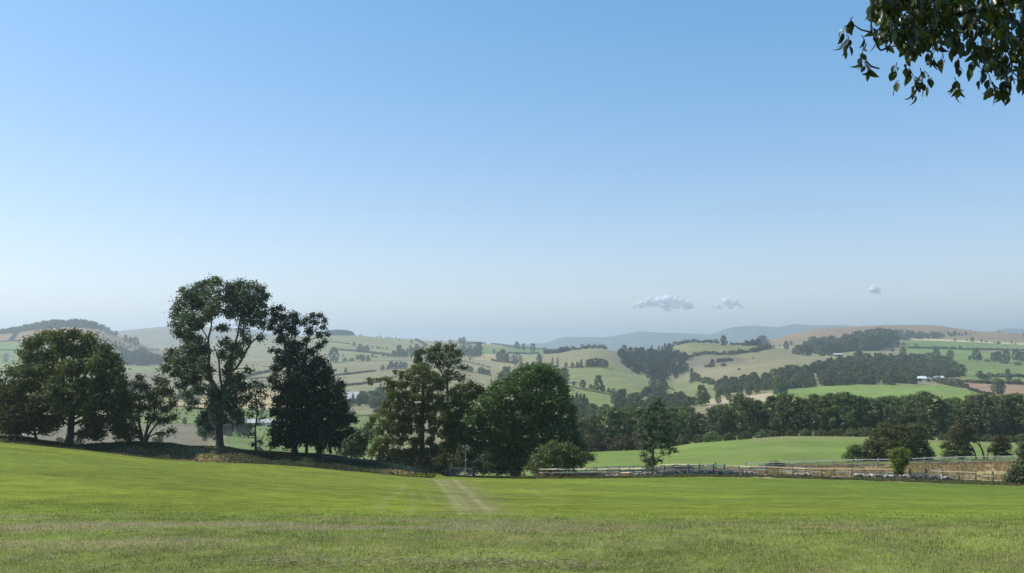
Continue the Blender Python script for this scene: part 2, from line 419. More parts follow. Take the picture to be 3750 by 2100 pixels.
def blade_mat(name, trans=0.45):
    m, nt, b = mat_new(name)
    at_ = N(nt, "ShaderNodeAttribute", attribute_name="Col")
    nt.links.new(at_.outputs["Color"], b.inputs["Base Color"])
    b.inputs["Roughness"].default_value = 0.6; b.inputs["Specular IOR Level"].default_value = 0.12
    tr = N(nt, "ShaderNodeBsdfTranslucent"); nt.links.new(at_.outputs["Color"], tr.inputs[0])
    mx = N(nt, "ShaderNodeMixShader"); mx.inputs[0].default_value = trans
    nt.links.new(b.outputs[0], mx.inputs[1]); nt.links.new(tr.outputs[0], mx.inputs[2])
    nt.links.new(mx.outputs[0], nt.nodes["Material Output"].inputs[0])
    return m
M['blade'] = blade_mat("grass_blades")
def plain(name, col, rough=0.7, metal=0.0, nz=None):
    m, nt, b = mat_new(name)
    if nz:
        nt.links.new(mixc(nt, ramp(nt, noise(nt, nz, 5, 0.6, geo_pos(nt)), 0.3, 0.7), tuple(x * 0.75 for x in col), tuple(min(1, x * 1.2) for x in col)), b.inputs["Base Color"])
    else: b.inputs["Base Color"].default_value = (*col, 1)
    b.inputs["Roughness"].default_value = rough; b.inputs["Metallic"].default_value = metal
    return m
M['galv'] = plain("galvanised_steel", (0.34, 0.32, 0.29), 0.6, 0.0, 5)
M['white'] = plain("white_sheet", (0.60, 0.60, 0.57), 0.6, 0, 0.3)
M['greyroof'] = plain("grey_roof", (0.46, 0.46, 0.44), 0.95, 0, 0.3)
M['shedwall'] = plain("shed_wall", (0.10, 0.10, 0.09), 0.8, 0, 0.5)
M['darkglass'] = plain("dark_glass", (0.02, 0.025, 0.03), 0.1)
M['fleece'] = plain("sheep_fleece", (0.75, 0.72, 0.62), 0.95, 0, 3)
M['sheepface'] = plain("sheep_face", (0.06, 0.05, 0.045), 0.8)
M['porcelain'] = plain("porcelain", (0.8, 0.8, 0.78), 0.25)

# ------------------------------------------------------------------ the land
def inpoly(px, py, poly):
    px = np.asarray(px); py = np.asarray(py); r = np.zeros(np.broadcast(px, py).shape, bool)
    n = len(poly)
    for i in range(n):
        x1, y1 = poly[i]; x2, y2 = poly[(i + 1) % n]
        c = ((y1 > py) != (y2 > py)) & (px < (x2 - x1) * (py - y1) / (y2 - y1 + 1e-9) + x1)
        r ^= c
    return r
GREEN = (0.135, 0.180, 0.062); PALE = (0.175, 0.190, 0.082); TAN = (0.212, 0.192, 0.105); OLIVE = (0.190, 0.190, 0.085)
MOOR = (0.220, 0.150, 0.085); GOLD = (0.36, 0.28, 0.15); PLOUGH = (0.29, 0.195, 0.125); GREYT = (0.17, 0.15, 0.10)
FIELDS = [   # (colour, nearest Y, farthest Y, outline)
 (OLIVE, 1600, 4000, [(900, 1228), (1850, 1228), (1850, 1300), (1500, 1308), (1260, 1290), (1200, 1262), (900, 1255)]),
 (PALE, 1200, 4000, [(1240, 1285), (1400, 1300), (1500, 1312), (1240, 1328)]),
 (MOOR, 2000, 4200, [(-1000, 1180), (600, 1190), (620, 1310), (450, 1290), (330, 1262), (100, 1255), (-1000, 1255)]),
 (TAN, 1500, 4200, [(330, 1240), (470, 1262), (640, 1320), (430, 1330), (330, 1290)]),
 (GREEN, 1200, 2700, [(-1000, 1257), (110, 1254), (110, 1335), (-1000, 1335)]),
 (PALE, 700, 2000, [(-1000, 1340), (330, 1340), (450, 1318), (640, 1345), (640, 1400), (300, 1400), (-1000, 1420)]),
 (GREYT, 500, 1800, [(330, 1360), (620, 1370), (620, 1450), (330, 1450)]),
 (GOLD, 600, 1200, [(560, 1452), (700, 1432), (830, 1428), (1060, 1425), (1070, 1500), (960, 1502), (560, 1490)]),
 (GREEN, 400, 1000, [(400, 1492), (1080, 1500), (1080, 1560), (400, 1556)]),
 (GREYT, 300, 700, [(-1000, 1540), (400, 1556), (740, 1556), (780, 1660), (-1000, 1660)]),
 (GREEN, 300, 700, [(820, 1560), (1400, 1560), (1400, 1680), (840, 1680)]),
 (GREEN, 400, 900, [(1230, 1520), (1400, 1520), (1400, 1600), (1230, 1600)]),
 (TAN, 700, 1400, [(1220, 1428), (1420, 1418), (1420, 1488), (1220, 1488)]),
 (PALE, 1500, 3000, [(1160, 1255), (1290, 1268), (1340, 1290), (1290, 1302), (1160, 1285)]),
 (GREEN, 1500, 3600, [(1690, 1262), (1850, 1256), (2060, 1286), (2000, 1300), (1900, 1300), (1690, 1293)]),
 (GOLD, 1400, 3000, [(1740, 1298), (1850, 1300), (1850, 1322), (1740, 1318)]),
 (TAN, 2000, 3600, [(1560, 1246), (1780, 1240), (1850, 1275), (1690, 1262), (1560, 1262)]),
 (TAN, 1200, 2300, [(1880, 1322), (1880, 1305), (1980, 1298), (2050, 1290), (2110, 1278), (2310, 1270), (2330, 1345), (1880, 1345)]),
 (PALE, 600, 1700, [(2050, 1345), (2240, 1338), (2370, 1385), (2370, 1540), (2000, 1540), (2000, 1420)]),
 ((0.165, 0.19, 0.07), 600, 1250, [(2050, 1415), (2260, 1450), (2280, 1560), (2050, 1560)]),
 (OLIVE, 1400, 2200, [(2430, 1250), (2860, 1262), (2860, 1290), (2600, 1308), (2430, 1310)]),
 (TAN, 900, 2400, [(2500, 1305), (2860, 1282), (2930, 1262), (3280, 1290), (3280, 1330), (2900, 1345), (2500, 1430)]),
 (GREYT, 1000, 1900, [(2480, 1310), (2690, 1300), (2740, 1330), (2500, 1345)]),
 (PALE, 700, 1300, [(2420, 1395), (2600, 1390), (2650, 1460), (2420, 1460)]),
 ((0.36, 0.30, 0.19), 500, 1000, [(2590, 1462), (2700, 1452), (2830, 1440), (2830, 1470), (2590, 1502)]),
 ((0.165, 0.225, 0.062), 480, 1000, [(2830, 1440), (2900, 1418), (3100, 1410), (3480, 1412), (3590, 1440), (3640, 1470), (3560, 1500), (2800, 1500)]),
 (PLOUGH, 480, 1100, [(3480, 1402), (4600, 1402), (4600, 1490), (3680, 1490), (3590, 1440)]),
 ((0.145, 0.195, 0.062), 1000, 2000, [(3330, 1282), (4600, 1286), (4600, 1396), (3540, 1394), (3470, 1360), (3400, 1330), (3330, 1325)]),
 ((0.145, 0.195, 0.062), 1500, 2600, [(3290, 1247), (3420, 1246), (3750, 1262), (4600, 1275), (4600, 1288), (3330, 1282)]),
 (TAN, 1300, 2300, [(3150, 1283), (3330, 1284), (3330, 1320), (3000, 1325), (3000, 1300)]),
 (MOOR, 2650, 5000, [(2700, 1180), (4600, 1180), (4600, 1300), (3750, 1258), (3400, 1243), (3280, 1246), (2700, 1275)]),
 ((0.50, 0.40, 0.22), 2200, 3300, [(3340, 1242), (3450, 1244), (3750, 1258), (4600, 1290), (4600, 1296), (3750, 1263), (3450, 1249), (3340, 1246)]),
]
X, Y, PX, PY = XG, YG, PXG, PYG
colg = np.zeros(XG.shape + (3,), np.float32)
def put(mask, c, k=1.0):
    w = (np.asarray(mask, float) * k)[..., None]
    colg[:] = colg * (1 - w) + np.array(c, np.float32) * w
put(np.ones(X.shape), TAN)
wob = (fbm(X / 40, Y / 40, 21) - 0.5) * 4
for c, y0, y1, poly in FIELDS:
    put(inpoly(PX + wob, PY, poly) & (Y > y0) & (Y < y1), c)
put(sstep(3800, 4600, Y), (0.16, 0.15, 0.09))
put(sstep(6300, 7500, Y), (0.075, 0.085, 0.06))
# the field behind the paddock, the slope behind the bank
put((Y > 148) & (Y < 480) & (PX > 1750), (0.150, 0.205, 0.052))
put((Y > 148) & (Y < 480) & (PX > 1750) & (fbm(X / 14, Y / 30, 31) > 0.62), (0.17, 0.21, 0.06), 0.6)
dryedge = sstep(235, 285, Y + 60 * (fbm(X / 25, Y / 25, 33) - 0.5)) * (Y < 480) * (PX > 2750)
put(dryedge, (0.20, 0.19, 0.085), 0.8)
# near field
gcol = np.array([0.146, 0.179, 0.028]) * np.ones(X.shape + (1,))
n1 = fbm(X / 18, Y / 18, 41)[..., None]
gcol = gcol * (0.86 + 0.3 * n1) + np.array([0.030, 0.026, 0.0]) * sstep(0.5, 0.75, fbm(X / 30 + 5, Y / 12, 43))[..., None]
gcol = gcol * (1 - 0.22 * sstep(-15, 60, X)[..., None] * np.array([1, 0.45, 0.4]))
near = 1 - sstep(10.2, 12.5, Y + 2.2 * (fbm(X / 3, Y / 3, 45) - 0.5) - 0.10 * np.clip(-X, 0, 8))
rcol = np.array([0.185, 0.205, 0.056]) * (0.75 + 0.5 * fbm(X / 2.5, Y / 1.2, 47)[..., None])
STRAW = np.array([0.30, 0.25, 0.13])
strawm = sstep(7.2, 8.6, Y) * (1 - sstep(10.5, 12.8, Y)) * (1 - sstep(-1.5, 3.5, X)) * sstep(0.34, 0.62, fbm(X / 1.7, Y / 0.8, 49))
brownm = sstep(0.56, 0.72, fbm(X / 1.3 + 40, Y / 0.7, 51)) * sstep(-3, 1, X) * 0.75
def nearmix(rcol, sm, bm):
    rcol = rcol * (1 - 0.75 * sm[..., None]) + STRAW * 0.75 * sm[..., None]
    return rcol * (1 - 0.7 * bm[..., None]) + np.array([0.21, 0.15, 0.06]) * 0.7 * bm[..., None]
rcol2 = nearmix(rcol, strawm, brownm)
mcol = gcol * (1 - near[..., None]) + rcol2 * near[..., None]
# wheel tracks from the gate
def dist_poly(x, y, pts):
    d = np.full(x.shape, 1e9)
    for (x1, y1), (x2, y2) in zip(pts[:-1], pts[1:]):
        dx, dy = x2 - x1, y2 - y1
        t = np.clip(((x - x1) * dx + (y - y1) * dy) / (dx * dx + dy * dy), 0, 1)
        d = np.minimum(d, np.hypot(x - x1 - t * dx, y - y1 - t * dy))
    return d
def track(pp):
    q = np.array([hit(a, b, 9, 112)[:2] for a, b in pp])
    L = np.arange(len(q)); qq = pchip(L, q, np.linspace(0, len(q) - 1, 40))
    return [tuple(r) for r in qq]
wear = np.zeros(X.shape)
TR = [([(1600, 1757), (1612, 1775), (1645, 1810), (1672, 1845), (1690, 1880), (1694, 1908)], 0.9), ([(1665, 1757), (1680, 1775), (1720, 1810), (1765, 1850), (1800, 1880), (1814, 1915)], 0.9),
      ([(1628, 1757), (1660, 1800), (1700, 1845), (1712, 1880), (1712, 1908)], 0.5), ([(1480, 1775), (1450, 1810), (1410, 1830), (1392, 1860), (1400, 1885)], 0.35),
      ([(1540, 1790), (1575, 1830), (1582, 1850)], 0.3), ([(1950, 1790), (1985, 1815), (2010, 1825)], 0.3), ([(1515, 1800), (1512, 1850), (1508, 1880)], 0.3)]
for pp, k in TR:
    d = dist_poly(X, Y, track(pp))
    wear = np.maximum(wear, 0.7 * k * np.exp(-((d + 0.004 * Y * (fbm(X / 0.8, Y / 3, 58) - 0.5)) / (0.05 + 0.003 * Y)) ** 2) * sstep(0.05, 0.6, fbm(X / 1.2, Y / 3, 57)))
mid = dist_poly(X, Y, track([(1650, 1757), (1700, 1800), (1745, 1850), (1765, 1905)]))
worn = np.exp(-(mid / (0.35 + 0.020 * Y)) ** 2) * 0.95 * (Y < 104) * (0.5 + fbm(X / 2, Y / 6, 59))
mcol = mcol * (1 - worn[..., None] * 0.7) + np.array([0.20, 0.175, 0.080]) * worn[..., None] * 0.7
w_ = np.clip(wear, 0, 1)[..., None]
mcol = mcol * (1 - 0.7 * w_) + np.array([0.36, 0.34, 0.19]) * 0.7 * w_
put(Y < 148, (0.1, 0.1, 0.05))
ymead = np.interp(AK, pix(np.array([-900, 0, 1300, 1640, 2000, 2600, 3750, 4650]), 1700)[0], [104, 104, 106, 119, 123, 122, 118, 118])[None, :] + 1.5 * (fbm(X / 3, Y / 3, 61) - 0.5)
mk = (Y < ymead)[..., None]
colg = np.where(mk, mcol, colg)
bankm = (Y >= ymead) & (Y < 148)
hump = np.exp(-((PX - 730) / 110) ** 2) + 1.2 * np.exp(-((PX - 1480) / 80) ** 2)  # dry grass on two humps; the tan also paints their sunlit look
bc = np.array([0.038, 0.046, 0.022]) * (0.7 + 0.6 * fbm(X / 3, Y / 3, 63)[..., None]) + np.array([0.17, 0.12, 0.05]) * (sstep(0.5, 0.7, fbm(X / 6, Y / 5, 65)) * 0.5 + hump)[..., None]  # bank colour darkened to carry tree shade, besides drier brown patches
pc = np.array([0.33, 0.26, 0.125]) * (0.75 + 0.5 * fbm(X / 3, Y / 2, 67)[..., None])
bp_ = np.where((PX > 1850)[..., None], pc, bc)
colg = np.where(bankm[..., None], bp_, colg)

def sheet(name, i0, i1, mat, kind="structure", label=None):
    v = np.stack([X[i0:i1], Y[i0:i1], ZG[i0:i1]], -1)
    nr, nc = v.shape[:2]
    i = (np.arange(nr - 1) * nc)[:, None]; j = np.arange(nc - 1)[None, :]
    f = np.stack([i + j, i + j + 1, i + nc + j + 1, i + nc + j], -1).reshape(-1, 4)
    mb = MB(); mb.add(v.reshape(-1, 3), f, 0, colg[i0:i1].reshape(-1, 3))
    o = obj(name, mb.mesh(name, [mat], True)); tag(o, kind=kind, label=label)
    return o
def yi(y): return int(np.searchsorted(YK, y))
sheet("meadow", 0, yi(106) + 1, M['meadow'], label="bright green mown field sloping away from the viewer")
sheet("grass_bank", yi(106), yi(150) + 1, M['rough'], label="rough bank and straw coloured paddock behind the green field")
sheet("hills", yi(150), yi(6400) + 1, M['hills'], label="rolling hills of tan and green fields")
sheet("mountains", yi(6400), len(YK), M['mountains'], label="hazy blue mountains on the horizon")
# ground carried on behind and beside the viewer
gb = MB()
xs = np.linspace(-60, 60, 40); ysb = np.linspace(-60, 3.1, 20)
gx, gy = np.meshgrid(xs, ysb)
gz = -1.68 + 0.0 * gx - 0.02 * np.clip(gy, -60, 0) * 0.5
i = (np.arange(19) * 40)[:, None]; j = np.arange(39)[None, :]
gb.add(np.stack([gx, gy, gz - 0.03], -1).reshape(-1, 3), np.stack([i + j, i + j + 1, i + 41 + j, i + 40 + j], -1).reshape(-1, 4), 0, np.array([0.135, 0.165, 0.045]))
tag(obj("ground", gb.mesh("ground", [M['meadow']], True)), kind="structure")

# ------------------------------------------------------------------ grass blades
def blades(x, y, h, w, col, lean=0.5):
    n = len(x); z = gxy(x, y)
    p = np.stack([x, y, z - 0.01], -1)
    an = rng.random(n) * 2 * math.pi
    s = np.stack([np.cos(an), np.sin(an), 0 * an], -1) * w[:, None] * 0.5
    ln = rng.random(n) * lean; la = rng.random(n) * 2 * math.pi
    tip = p + np.stack([np.cos(la) * ln * h, np.sin(la) * ln * h, h * np.sqrt(1 - np.minimum(ln, .95) ** 2)], -1)
    mid = p * 0.5 + tip * 0.5 + np.array([0, 0, 1]) * (h * 0.10)[:, None]
    v = np.stack([p - s, p + s, mid + s * .8, mid - s * .8, tip], 1)
    b = np.arange(n)[:, None] * 5
    return v.reshape(-1, 3), b + np.array([[0, 1, 2, 3]]), b + np.array([[3, 2, 4]]), np.repeat(col, 5, 0)
def add_blades(mb, *a, **k):
    v, q, t, c = blades(*a, **k)
    n0 = mb.n; mb.add(v, q, 0, c)
    mb.f.append(t + n0); mb.m.append(np.zeros(len(t), int))
def sample_near(n, y0, y1, amax=0.66):
    y = np.sqrt(rng.random(n) * (y1 ** 2 - y0 ** 2) + y0 ** 2)
    return (rng.random(n) * 2 - 1) * amax * y, y
def near_color(x, y):
    n = len(x)
    g = np.array([0.255, 0.300, 0.062]) * np.ones((n, 1))
    sm = sstep(7.2, 8.6, y) * (1 - sstep(10.5, 12.8, y)) * (1 - sstep(-1.5, 3.5, x)) * sstep(0.34, 0.62, fbm(x / 1.7, y / 0.8, 49))
    bm = sstep(0.56, 0.72, fbm(x / 1.3 + 40, y / 0.7, 51)) * sstep(-3, 1, x) * 0.75
    u = rng.random(n)
    c = g * (0.12 + 1.45 * fbm(x / 0.22, y / 0.22, 91) + 0.35 * rng.random(n))[:, None]
    c = np.where((u < 0.16)[:, None], np.array([0.34, 0.38, 0.19]) * (0.7 + 0.6 * rng.random(n))[:, None], c)  # pale flecks among the blades, painted in as highlights
    c = np.where(((u > 0.16) & (u < 0.20 + 0.55 * sm + 0.35 * bm))[:, None], np.array([0.46, 0.38, 0.24]) * (0.6 + 0.6 * rng.random(n))[:, None], c)
    far = sstep(10.5, 14, y)[:, None]
    return c * (1 - far) + c * np.array([1.2, 1.25, 0.9]) * far
gm = MB()
x, y = sample_near(300000, 4.6, 13)
h = (0.016 + 0.026 * rng.random(len(x)) ** 1.5) * (0.5 + 1.1 * fbm(x / 0.35, y / 0.35, 71))
add_blades(gm, x, y, h, 0.0045 + 0.004 * rng.random(len(x)), near_color(x, y), lean=0.95)
x, y = sample_near(50000, 12, 24)
k = rng.random(len(x)) > (y - 12) / 12; x, y = x[k], y[k]
h = (0.02 + 0.03 * rng.random(len(x))) * (1.15 - (y - 12) / 12)
c = np.array([0.31, 0.37, 0.08]) * (0.65 + 0.75 * rng.random(len(x)))[:, None] + np.array([0.06, 0.03, 0.02]) * (rng.random(len(x)) < 0.15)[:, None]
add_blades(gm, x, y, h, 0.007 + 0.006 * rng.random(len(x)), c, lean=0.97)
tag(obj("grass", gm.mesh("grass", [M['blade']])), label="short mown grass blades in the foreground", kind="stuff")
# dead hay wisps
hm = MB()
HAYN = 0.9
for (px, py, rx, ry, n) in [(1120, 2072, 1.1, 0.16, 900), (1060, 2065, 0.5, 0.1, 300), (1640, 2078, 1.3, 0.16, 1000), (1780, 2076, 0.9, 0.14, 500), (1950, 2085, 1.5, 0.12, 700), (2110, 2088, .5, .1, 300), (60, 2066, 0.5, 0.12, 250), (380, 2090, 0.6, 0.1, 200), (1300, 1985, 1.0, 0.1, 200)]:
    n = int(n * HAYN)
    c0 = hit(px, py, 4, 14)
    xx = c0[0] + rng.normal(size=n) * rx * 0.4; yy = c0[1] + rng.normal(size=n) * ry * (0.5 + 0.5 * fbm(xx * 2, xx, 5))
    cc = np.array([0.40, 0.36, 0.20]) * (0.4 + 0.9 * rng.random(n))[:, None]
    cc = np.where((rng.random(n) < 0.3)[:, None], np.array([0.05, 0.04, 0.03]), cc)
    zz = gxy(xx, yy) + 0.015 + rng.random(n) * 0.035
    an = rng.random(n) * 6.28; L = 0.025 + 0.06 * rng.random(n)
    d = np.stack([np.cos(an), np.sin(an), rng.normal(size=n) * 0.25], -1) * L[:, None] * 0.5
    p = np.stack([xx, yy, zz], -1); w = np.cross(d, np.array([0, 0, 1.])); w = unit(w) * 0.0014 + np.array([0, 0, 0.001])
    v = np.stack([p - d, p - w + np.array([0, 0, 0.003]), p + d, p + w + np.array([0, 0, 0.003])], 1)
    hm.add(v.reshape(-1, 3), np.arange(n * 4).reshape(-1, 4), 0, np.repeat(cc, 4, 0))
tag(obj("dead_grass", hm.mesh("dead_grass", [M['blade']])), label="grey wisps of dead cut hay lying on the near grass", kind="stuff")

def region_blades(name, label, n, pxr, yr, hr, wr, cols, keep=None, lean=0.45, dens=None):
    a0, a1 = pix(pxr[0], 1740)[0], pix(pxr[1], 1740)[0]
    a = a0 + (a1 - a0) * rng.random(n); y = yr[0] + (yr[1] - yr[0]) * rng.random(n); x = a * y
    if keep is not None:
        k = keep(x, y, a); x, y = x[k], y[k]
    n = len(x)
    h = (hr[0] + (hr[1] - hr[0]) * rng.random(n)) * (0.35 + 1.3 * fbm(x / 1.6, y / 1.6, 73) ** 1.5)
    ci = rng.integers(0, len(cols), n)
    cc = np.array(cols)[ci] * (0.6 + 0.8 * rng.random(n))[:, None]
    mb = MB(); add_blades(mb, x, y, h, wr[0] + (wr[1] - wr[0]) * rng.random(n), cc, lean=lean)
    tag(obj(name, mb.mesh(name, [M['blade']])), label=label, kind="stuff")
STRW = [(0.40, 0.31, 0.16), (0.34, 0.25, 0.12), (0.28, 0.20, 0.10), (0.20, 0.15, 0.08)]
region_blades("dry_grass", "tall straw coloured grass in the fenced paddock", 60000, (1960, 4200), (128, 146), (0.2, 0.75), (0.04, 0.09), STRW,
              keep=lambda x, y, a: (fbm(x / 3, y / 2, 75) > 0.40))
region_blades("weeds", "dark green weeds and nettles at the foot of the ruined wall", 60000, (1900, 4200), (118.5, 125.6), (0.10, 0.42), (0.06, 0.14),
              [(0.08, 0.105, 0.035), (0.10, 0.125, 0.045), (0.14, 0.14, 0.055), (0.20, 0.165, 0.075)],
              keep=lambda x, y, a: (fbm(x / 2, y / 1.2, 77) > 0.34) & (y > 121.8 - 3.2 * sstep(30, 75, x)))
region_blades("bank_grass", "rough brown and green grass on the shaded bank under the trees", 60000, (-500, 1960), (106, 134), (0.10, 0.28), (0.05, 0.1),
              [(0.028, 0.042, 0.018), (0.036, 0.05, 0.02), (0.045, 0.05, 0.022), (0.085, 0.07, 0.032)],  # blade colours darkened too, painting in the trees' shade
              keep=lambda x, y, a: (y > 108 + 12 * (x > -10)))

# ------------------------------------------------------------------ near trees, lobes traced from the photograph
def near_tree(name, label, cat, base, Y, stems, lobes, mat, o=(0, 0, 1.0), leaf=0.34, sub=0.85, per=26, dens=1.0, full=True, depth=0.75, fat=1.0, bark='bark', group=None, hang=0.0, up=0.25, twigs=3, squash=0.85, limbs=True, asp=0.62):
    ox, oy, sc = o
    cv = lambda p: (ox + p[0] / sc, oy + p[1] / sc)
    bx, by = cv(base)
    a, _ = pix(bx, by)
    root = np.array([a * Y, Y, float(zat(a, Y))])
    dz = root[2] - at(bx, by, Y)[2]       # trunk foot reaches the ground
    mpp = Y / F                            # metres per photo pixel
    e = empty(name, root); tag(e, label, cat, group)
    tb = MB(); nodes = []
    for s in stems:
        pts = []; rad = []
        for k, (x_, y_, r_) in enumerate(s):
            qx, qy = cv((x_, y_)); q = at(qx, qy, Y + ((rng.random() - 0.5) * 0.03 * k * abs(s[0][1] - s[-1][1]) / sc * mpp if k else 0))
            pts.append(q); rad.append(r_)
        pts = np.array(pts)
        if abs(s[0][1] - base[1]) < 2:
            pts[0, 2] = root[2] - 0.3
        n = max(8, 3 * len(s)); L = np.concatenate([[0], np.cumsum(np.linalg.norm(np.diff(pts, axis=0), axis=1))])
        tt = np.linspace(0, L[-1], n)
        cp = pchip(L, pts, tt) if len(pts) > 2 else np.stack([np.interp(tt, L, pts[:, i]) for i in range(3)], -1)
        rr = np.interp(tt, L, rad)
        if abs(s[0][1] - base[1]) < 2: rr[0] *= 1.35
        tube(tb, cp - root, rr, 9, 0, bump=0.18)
        nodes += [(p, r) for p, r in zip(cp, rr)][2:]
    NP = np.array([n_[0] for n_ in nodes]); NR = np.array([n_[1] for n_ in nodes])
    cx_ = np.mean([l[0] for l in lobes]); cy_ = np.mean([l[1] for l in lobes])
    RX = max(abs(l[0] - cx_) + l[2] for l in lobes); RY = max(abs(l[1] - cy_) + l[3] for l in lobes)
    D = RX / sc * mpp * depth
    C = []; R = []
    for l in lobes:
        x_, y_, rx, ry = l[:4]; rx = rx * fat; ry = ry * fat
        q = min(1, math.hypot((x_ - cx_) / RX, (y_ - cy_) / RY)); dd = D * math.sqrt(max(0.05, 1 - q * q))
        offs = [-dd * (0.25 + 0.6 * rng.random()), dd * (0.1 + 0.8 * rng.random())] if full else [dd * (rng.random() * 1.4 - 0.8)]
        if full and q < 0.5: offs.append(0.0)
        for k, of in enumerate(offs):
            qx, qy = cv((x_, y_)); c = at(qx, qy, Y + of)
            ax, az = rx / sc * mpp, ry / sc * mpp; ay = (ax + az) / 2
            ns = max(4, int(dens * 6.0 * (ax * az * ay) ** (2 / 3) / (sub * sub)))
            d = unit(rng.normal(size=(ns, 3))); rr = 0.25 + 0.70 * rng.random(ns) ** 0.6
            inner = np.array([max(ax - sub * .35, .1), max(ay - sub * .35, .1), max(az - sub * .3, .1)])
            cc = c + d * rr[:, None] * inner
            C.append(cc); R.append(sub * (0.55 + 0.75 * rng.random(ns)))
            if limbs and len(NP):
                dist = np.linalg.norm(NP - c, axis=1) + 1.5 * np.maximum(0, NP[:, 2] - c[2] + 0.5)
                m_ = int(np.argmin(dist)); p0, r0 = NP[m_], NR[m_]
                L = np.linalg.norm(c - p0)
                midp = p0 * 0.5 + c * 0.5 + np.array([0, 0, 0.10 * L])
                cp = curve_pts([p0, midp, c], 6, 0.12 * L / 3)
                r1 = min(r0 * 0.6, 0.05 + 0.018 * L)
                tube(tb, cp - root, np.linspace(r1, 0.025, 6), 5)
                for t_ in range(min(twigs, ns)):
                    k_ = rng.integers(2, 6)
                    tube(tb, curve_pts([cp[k_], cc[t_]], 4, 0.15) - root, np.linspace(max(0.03, r1 * .4), 0.012, 4), 4)
    C = np.concatenate(C); R = np.concatenate(R)
    lm = MB()
    C2 = C - root
    leaves(lm, C2, R, per, leaf, 0, up=up, squash=squash, asp=asp)
    if hang:
        n = int(len(C) * 0.5); ii = rng.integers(0, len(C), n)
        for t_ in range(3):
            leaves(lm, C2[ii] - np.array([0, 0, 1]) * (hang * (t_ + 1) / 3) * (0.5 + rng.random(n))[:, None], R[ii] * 0.45, 8, leaf, 0)
    obj("trunk", tb.mesh("trunk", [M[bark]], True), e)
    obj("crown", lm.mesh("crown", [M[mat]]), e)
    return e
def P(*q): return q
Z0 = (0, 0, 1.0)
# 1 big round sycamore on the left of the bank
near_tree("broadleaf_tree", "broad round dark tree with thick trunk, second from the far end of the bank", "tree", (250, 1628), 121.5,
  [[(250, 1628, .62), (258, 1585, .5), (262, 1530, .45), (258, 1470, .36), (262, 1400, .25), (268, 1320, .15)], [(258, 1500, .3), (225, 1450, .22), (175, 1410, .15), (120, 1370, .1)], [(262, 1520, .3), (320, 1480, .2), (370, 1440, .15), (410, 1400, .1)], [(258, 1480, .25), (235, 1400, .18), (205, 1320, .12)], [(262, 1450, .25), (310, 1380, .16), (340, 1310, .1)]],
  [(270,1228,42,22),(210,1235,45,28),(165,1232,32,24),(125,1262,42,30),(330,1245,35,28),(375,1278,36,30),(230,1280,58,38),(300,1290,50,38),(100,1305,38,34),(160,1312,50,38),(405,1320,36,34),(428,1358,34,34),(350,1335,58,38),(260,1350,58,38),(180,1362,58,38),(100,1362,48,34),(50,1362,30,24),(438,1405,30,34),(380,1402,56,40),(300,1420,58,42),(210,1422,56,42),(130,1412,56,38),(60,1418,46,38),(455,1452,30,36),(400,1472,56,42),(320,1482,58,42),(230,1488,56,42),(150,1480,54,40),(70,1478,50,40),(462,1505,30,34),(420,1532,46,36),(340,1548,52,36),(185,1545,50,32),(110,1530,46,30),(440,1572,40,22),(350,1590,46,20),(300,1592,30,14)], 'sycamore', leaf=0.36, sub=0.85, per=26, dens=1.35)
near_tree("broadleaf_tree", "small leaning tree tucked under the broad round tree at the end of the bank", "tree", (136, 1606), 119,
  [[(136, 1606, .2), (125, 1575, .16), (112, 1545, .13), (95, 1500, .1), (70, 1450, .05)]],
  [(40,1460,50,40),(90,1490,50,40),(20,1500,50,45),(70,1530,60,40),(110,1520,50,40),(20,1550,45,35),(80,1565,50,22),(130,1555,45,28),(10,1440,30,40),(170,1575,35,20),(40,1585,40,14)], 'sycamore', leaf=0.33, sub=0.8, per=24)
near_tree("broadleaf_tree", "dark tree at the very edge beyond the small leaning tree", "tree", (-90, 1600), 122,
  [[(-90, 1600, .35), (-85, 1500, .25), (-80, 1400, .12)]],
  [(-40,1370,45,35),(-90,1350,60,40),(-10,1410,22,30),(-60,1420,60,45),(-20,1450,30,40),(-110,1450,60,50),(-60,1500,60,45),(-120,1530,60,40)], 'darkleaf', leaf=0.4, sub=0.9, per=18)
# 3 multi stemmed hawthorn
near_tree("hawthorn_tree", "thin many-stemmed hawthorn with wispy crown between the round tree and the tall ash", "tree", (528, 1628), 119.5,
  [[(528, 1628, .3), (518, 1590, .2), (508, 1540, .15), (512, 1470, .1), (515, 1400, .05)], [(530, 1628, .26), (538, 1580, .16), (560, 1530, .12), (574, 1460, .09), (580, 1395, .04)], [(532, 1628, .2), (550, 1585, .13), (590, 1540, .1), (632, 1490, .04)], [(524, 1628, .2), (500, 1570, .12), (480, 1520, .08), (468, 1480, .04)], [(530, 1600, .12), (545, 1520, .09), (545, 1440, .05)]],
  [(512,1388,26,16),(500,1412,28,20),(530,1420,25,22),(578,1390,24,16),(600,1402,26,18),(590,1430,34,22),(545,1450,30,24),(500,1452,34,24),(480,1480,28,22),(470,1510,24,20),(620,1440,24,22),(630,1475,28,20),(610,1500,34,20),(635,1525,20,14),(570,1480,36,24),(520,1495,40,24),(490,1530,30,22),(470,1560,24,18),(560,1530,36,22),(600,1545,32,16),(625,1580,28,10),(590,1590,24,9),(460,1590,24,16),(500,1580,22,18),(440,1600,26,14),(480,1610,24,10)], 'olive', leaf=0.28, sub=0.68, per=19, full=False, dens=1.7, twigs=5)
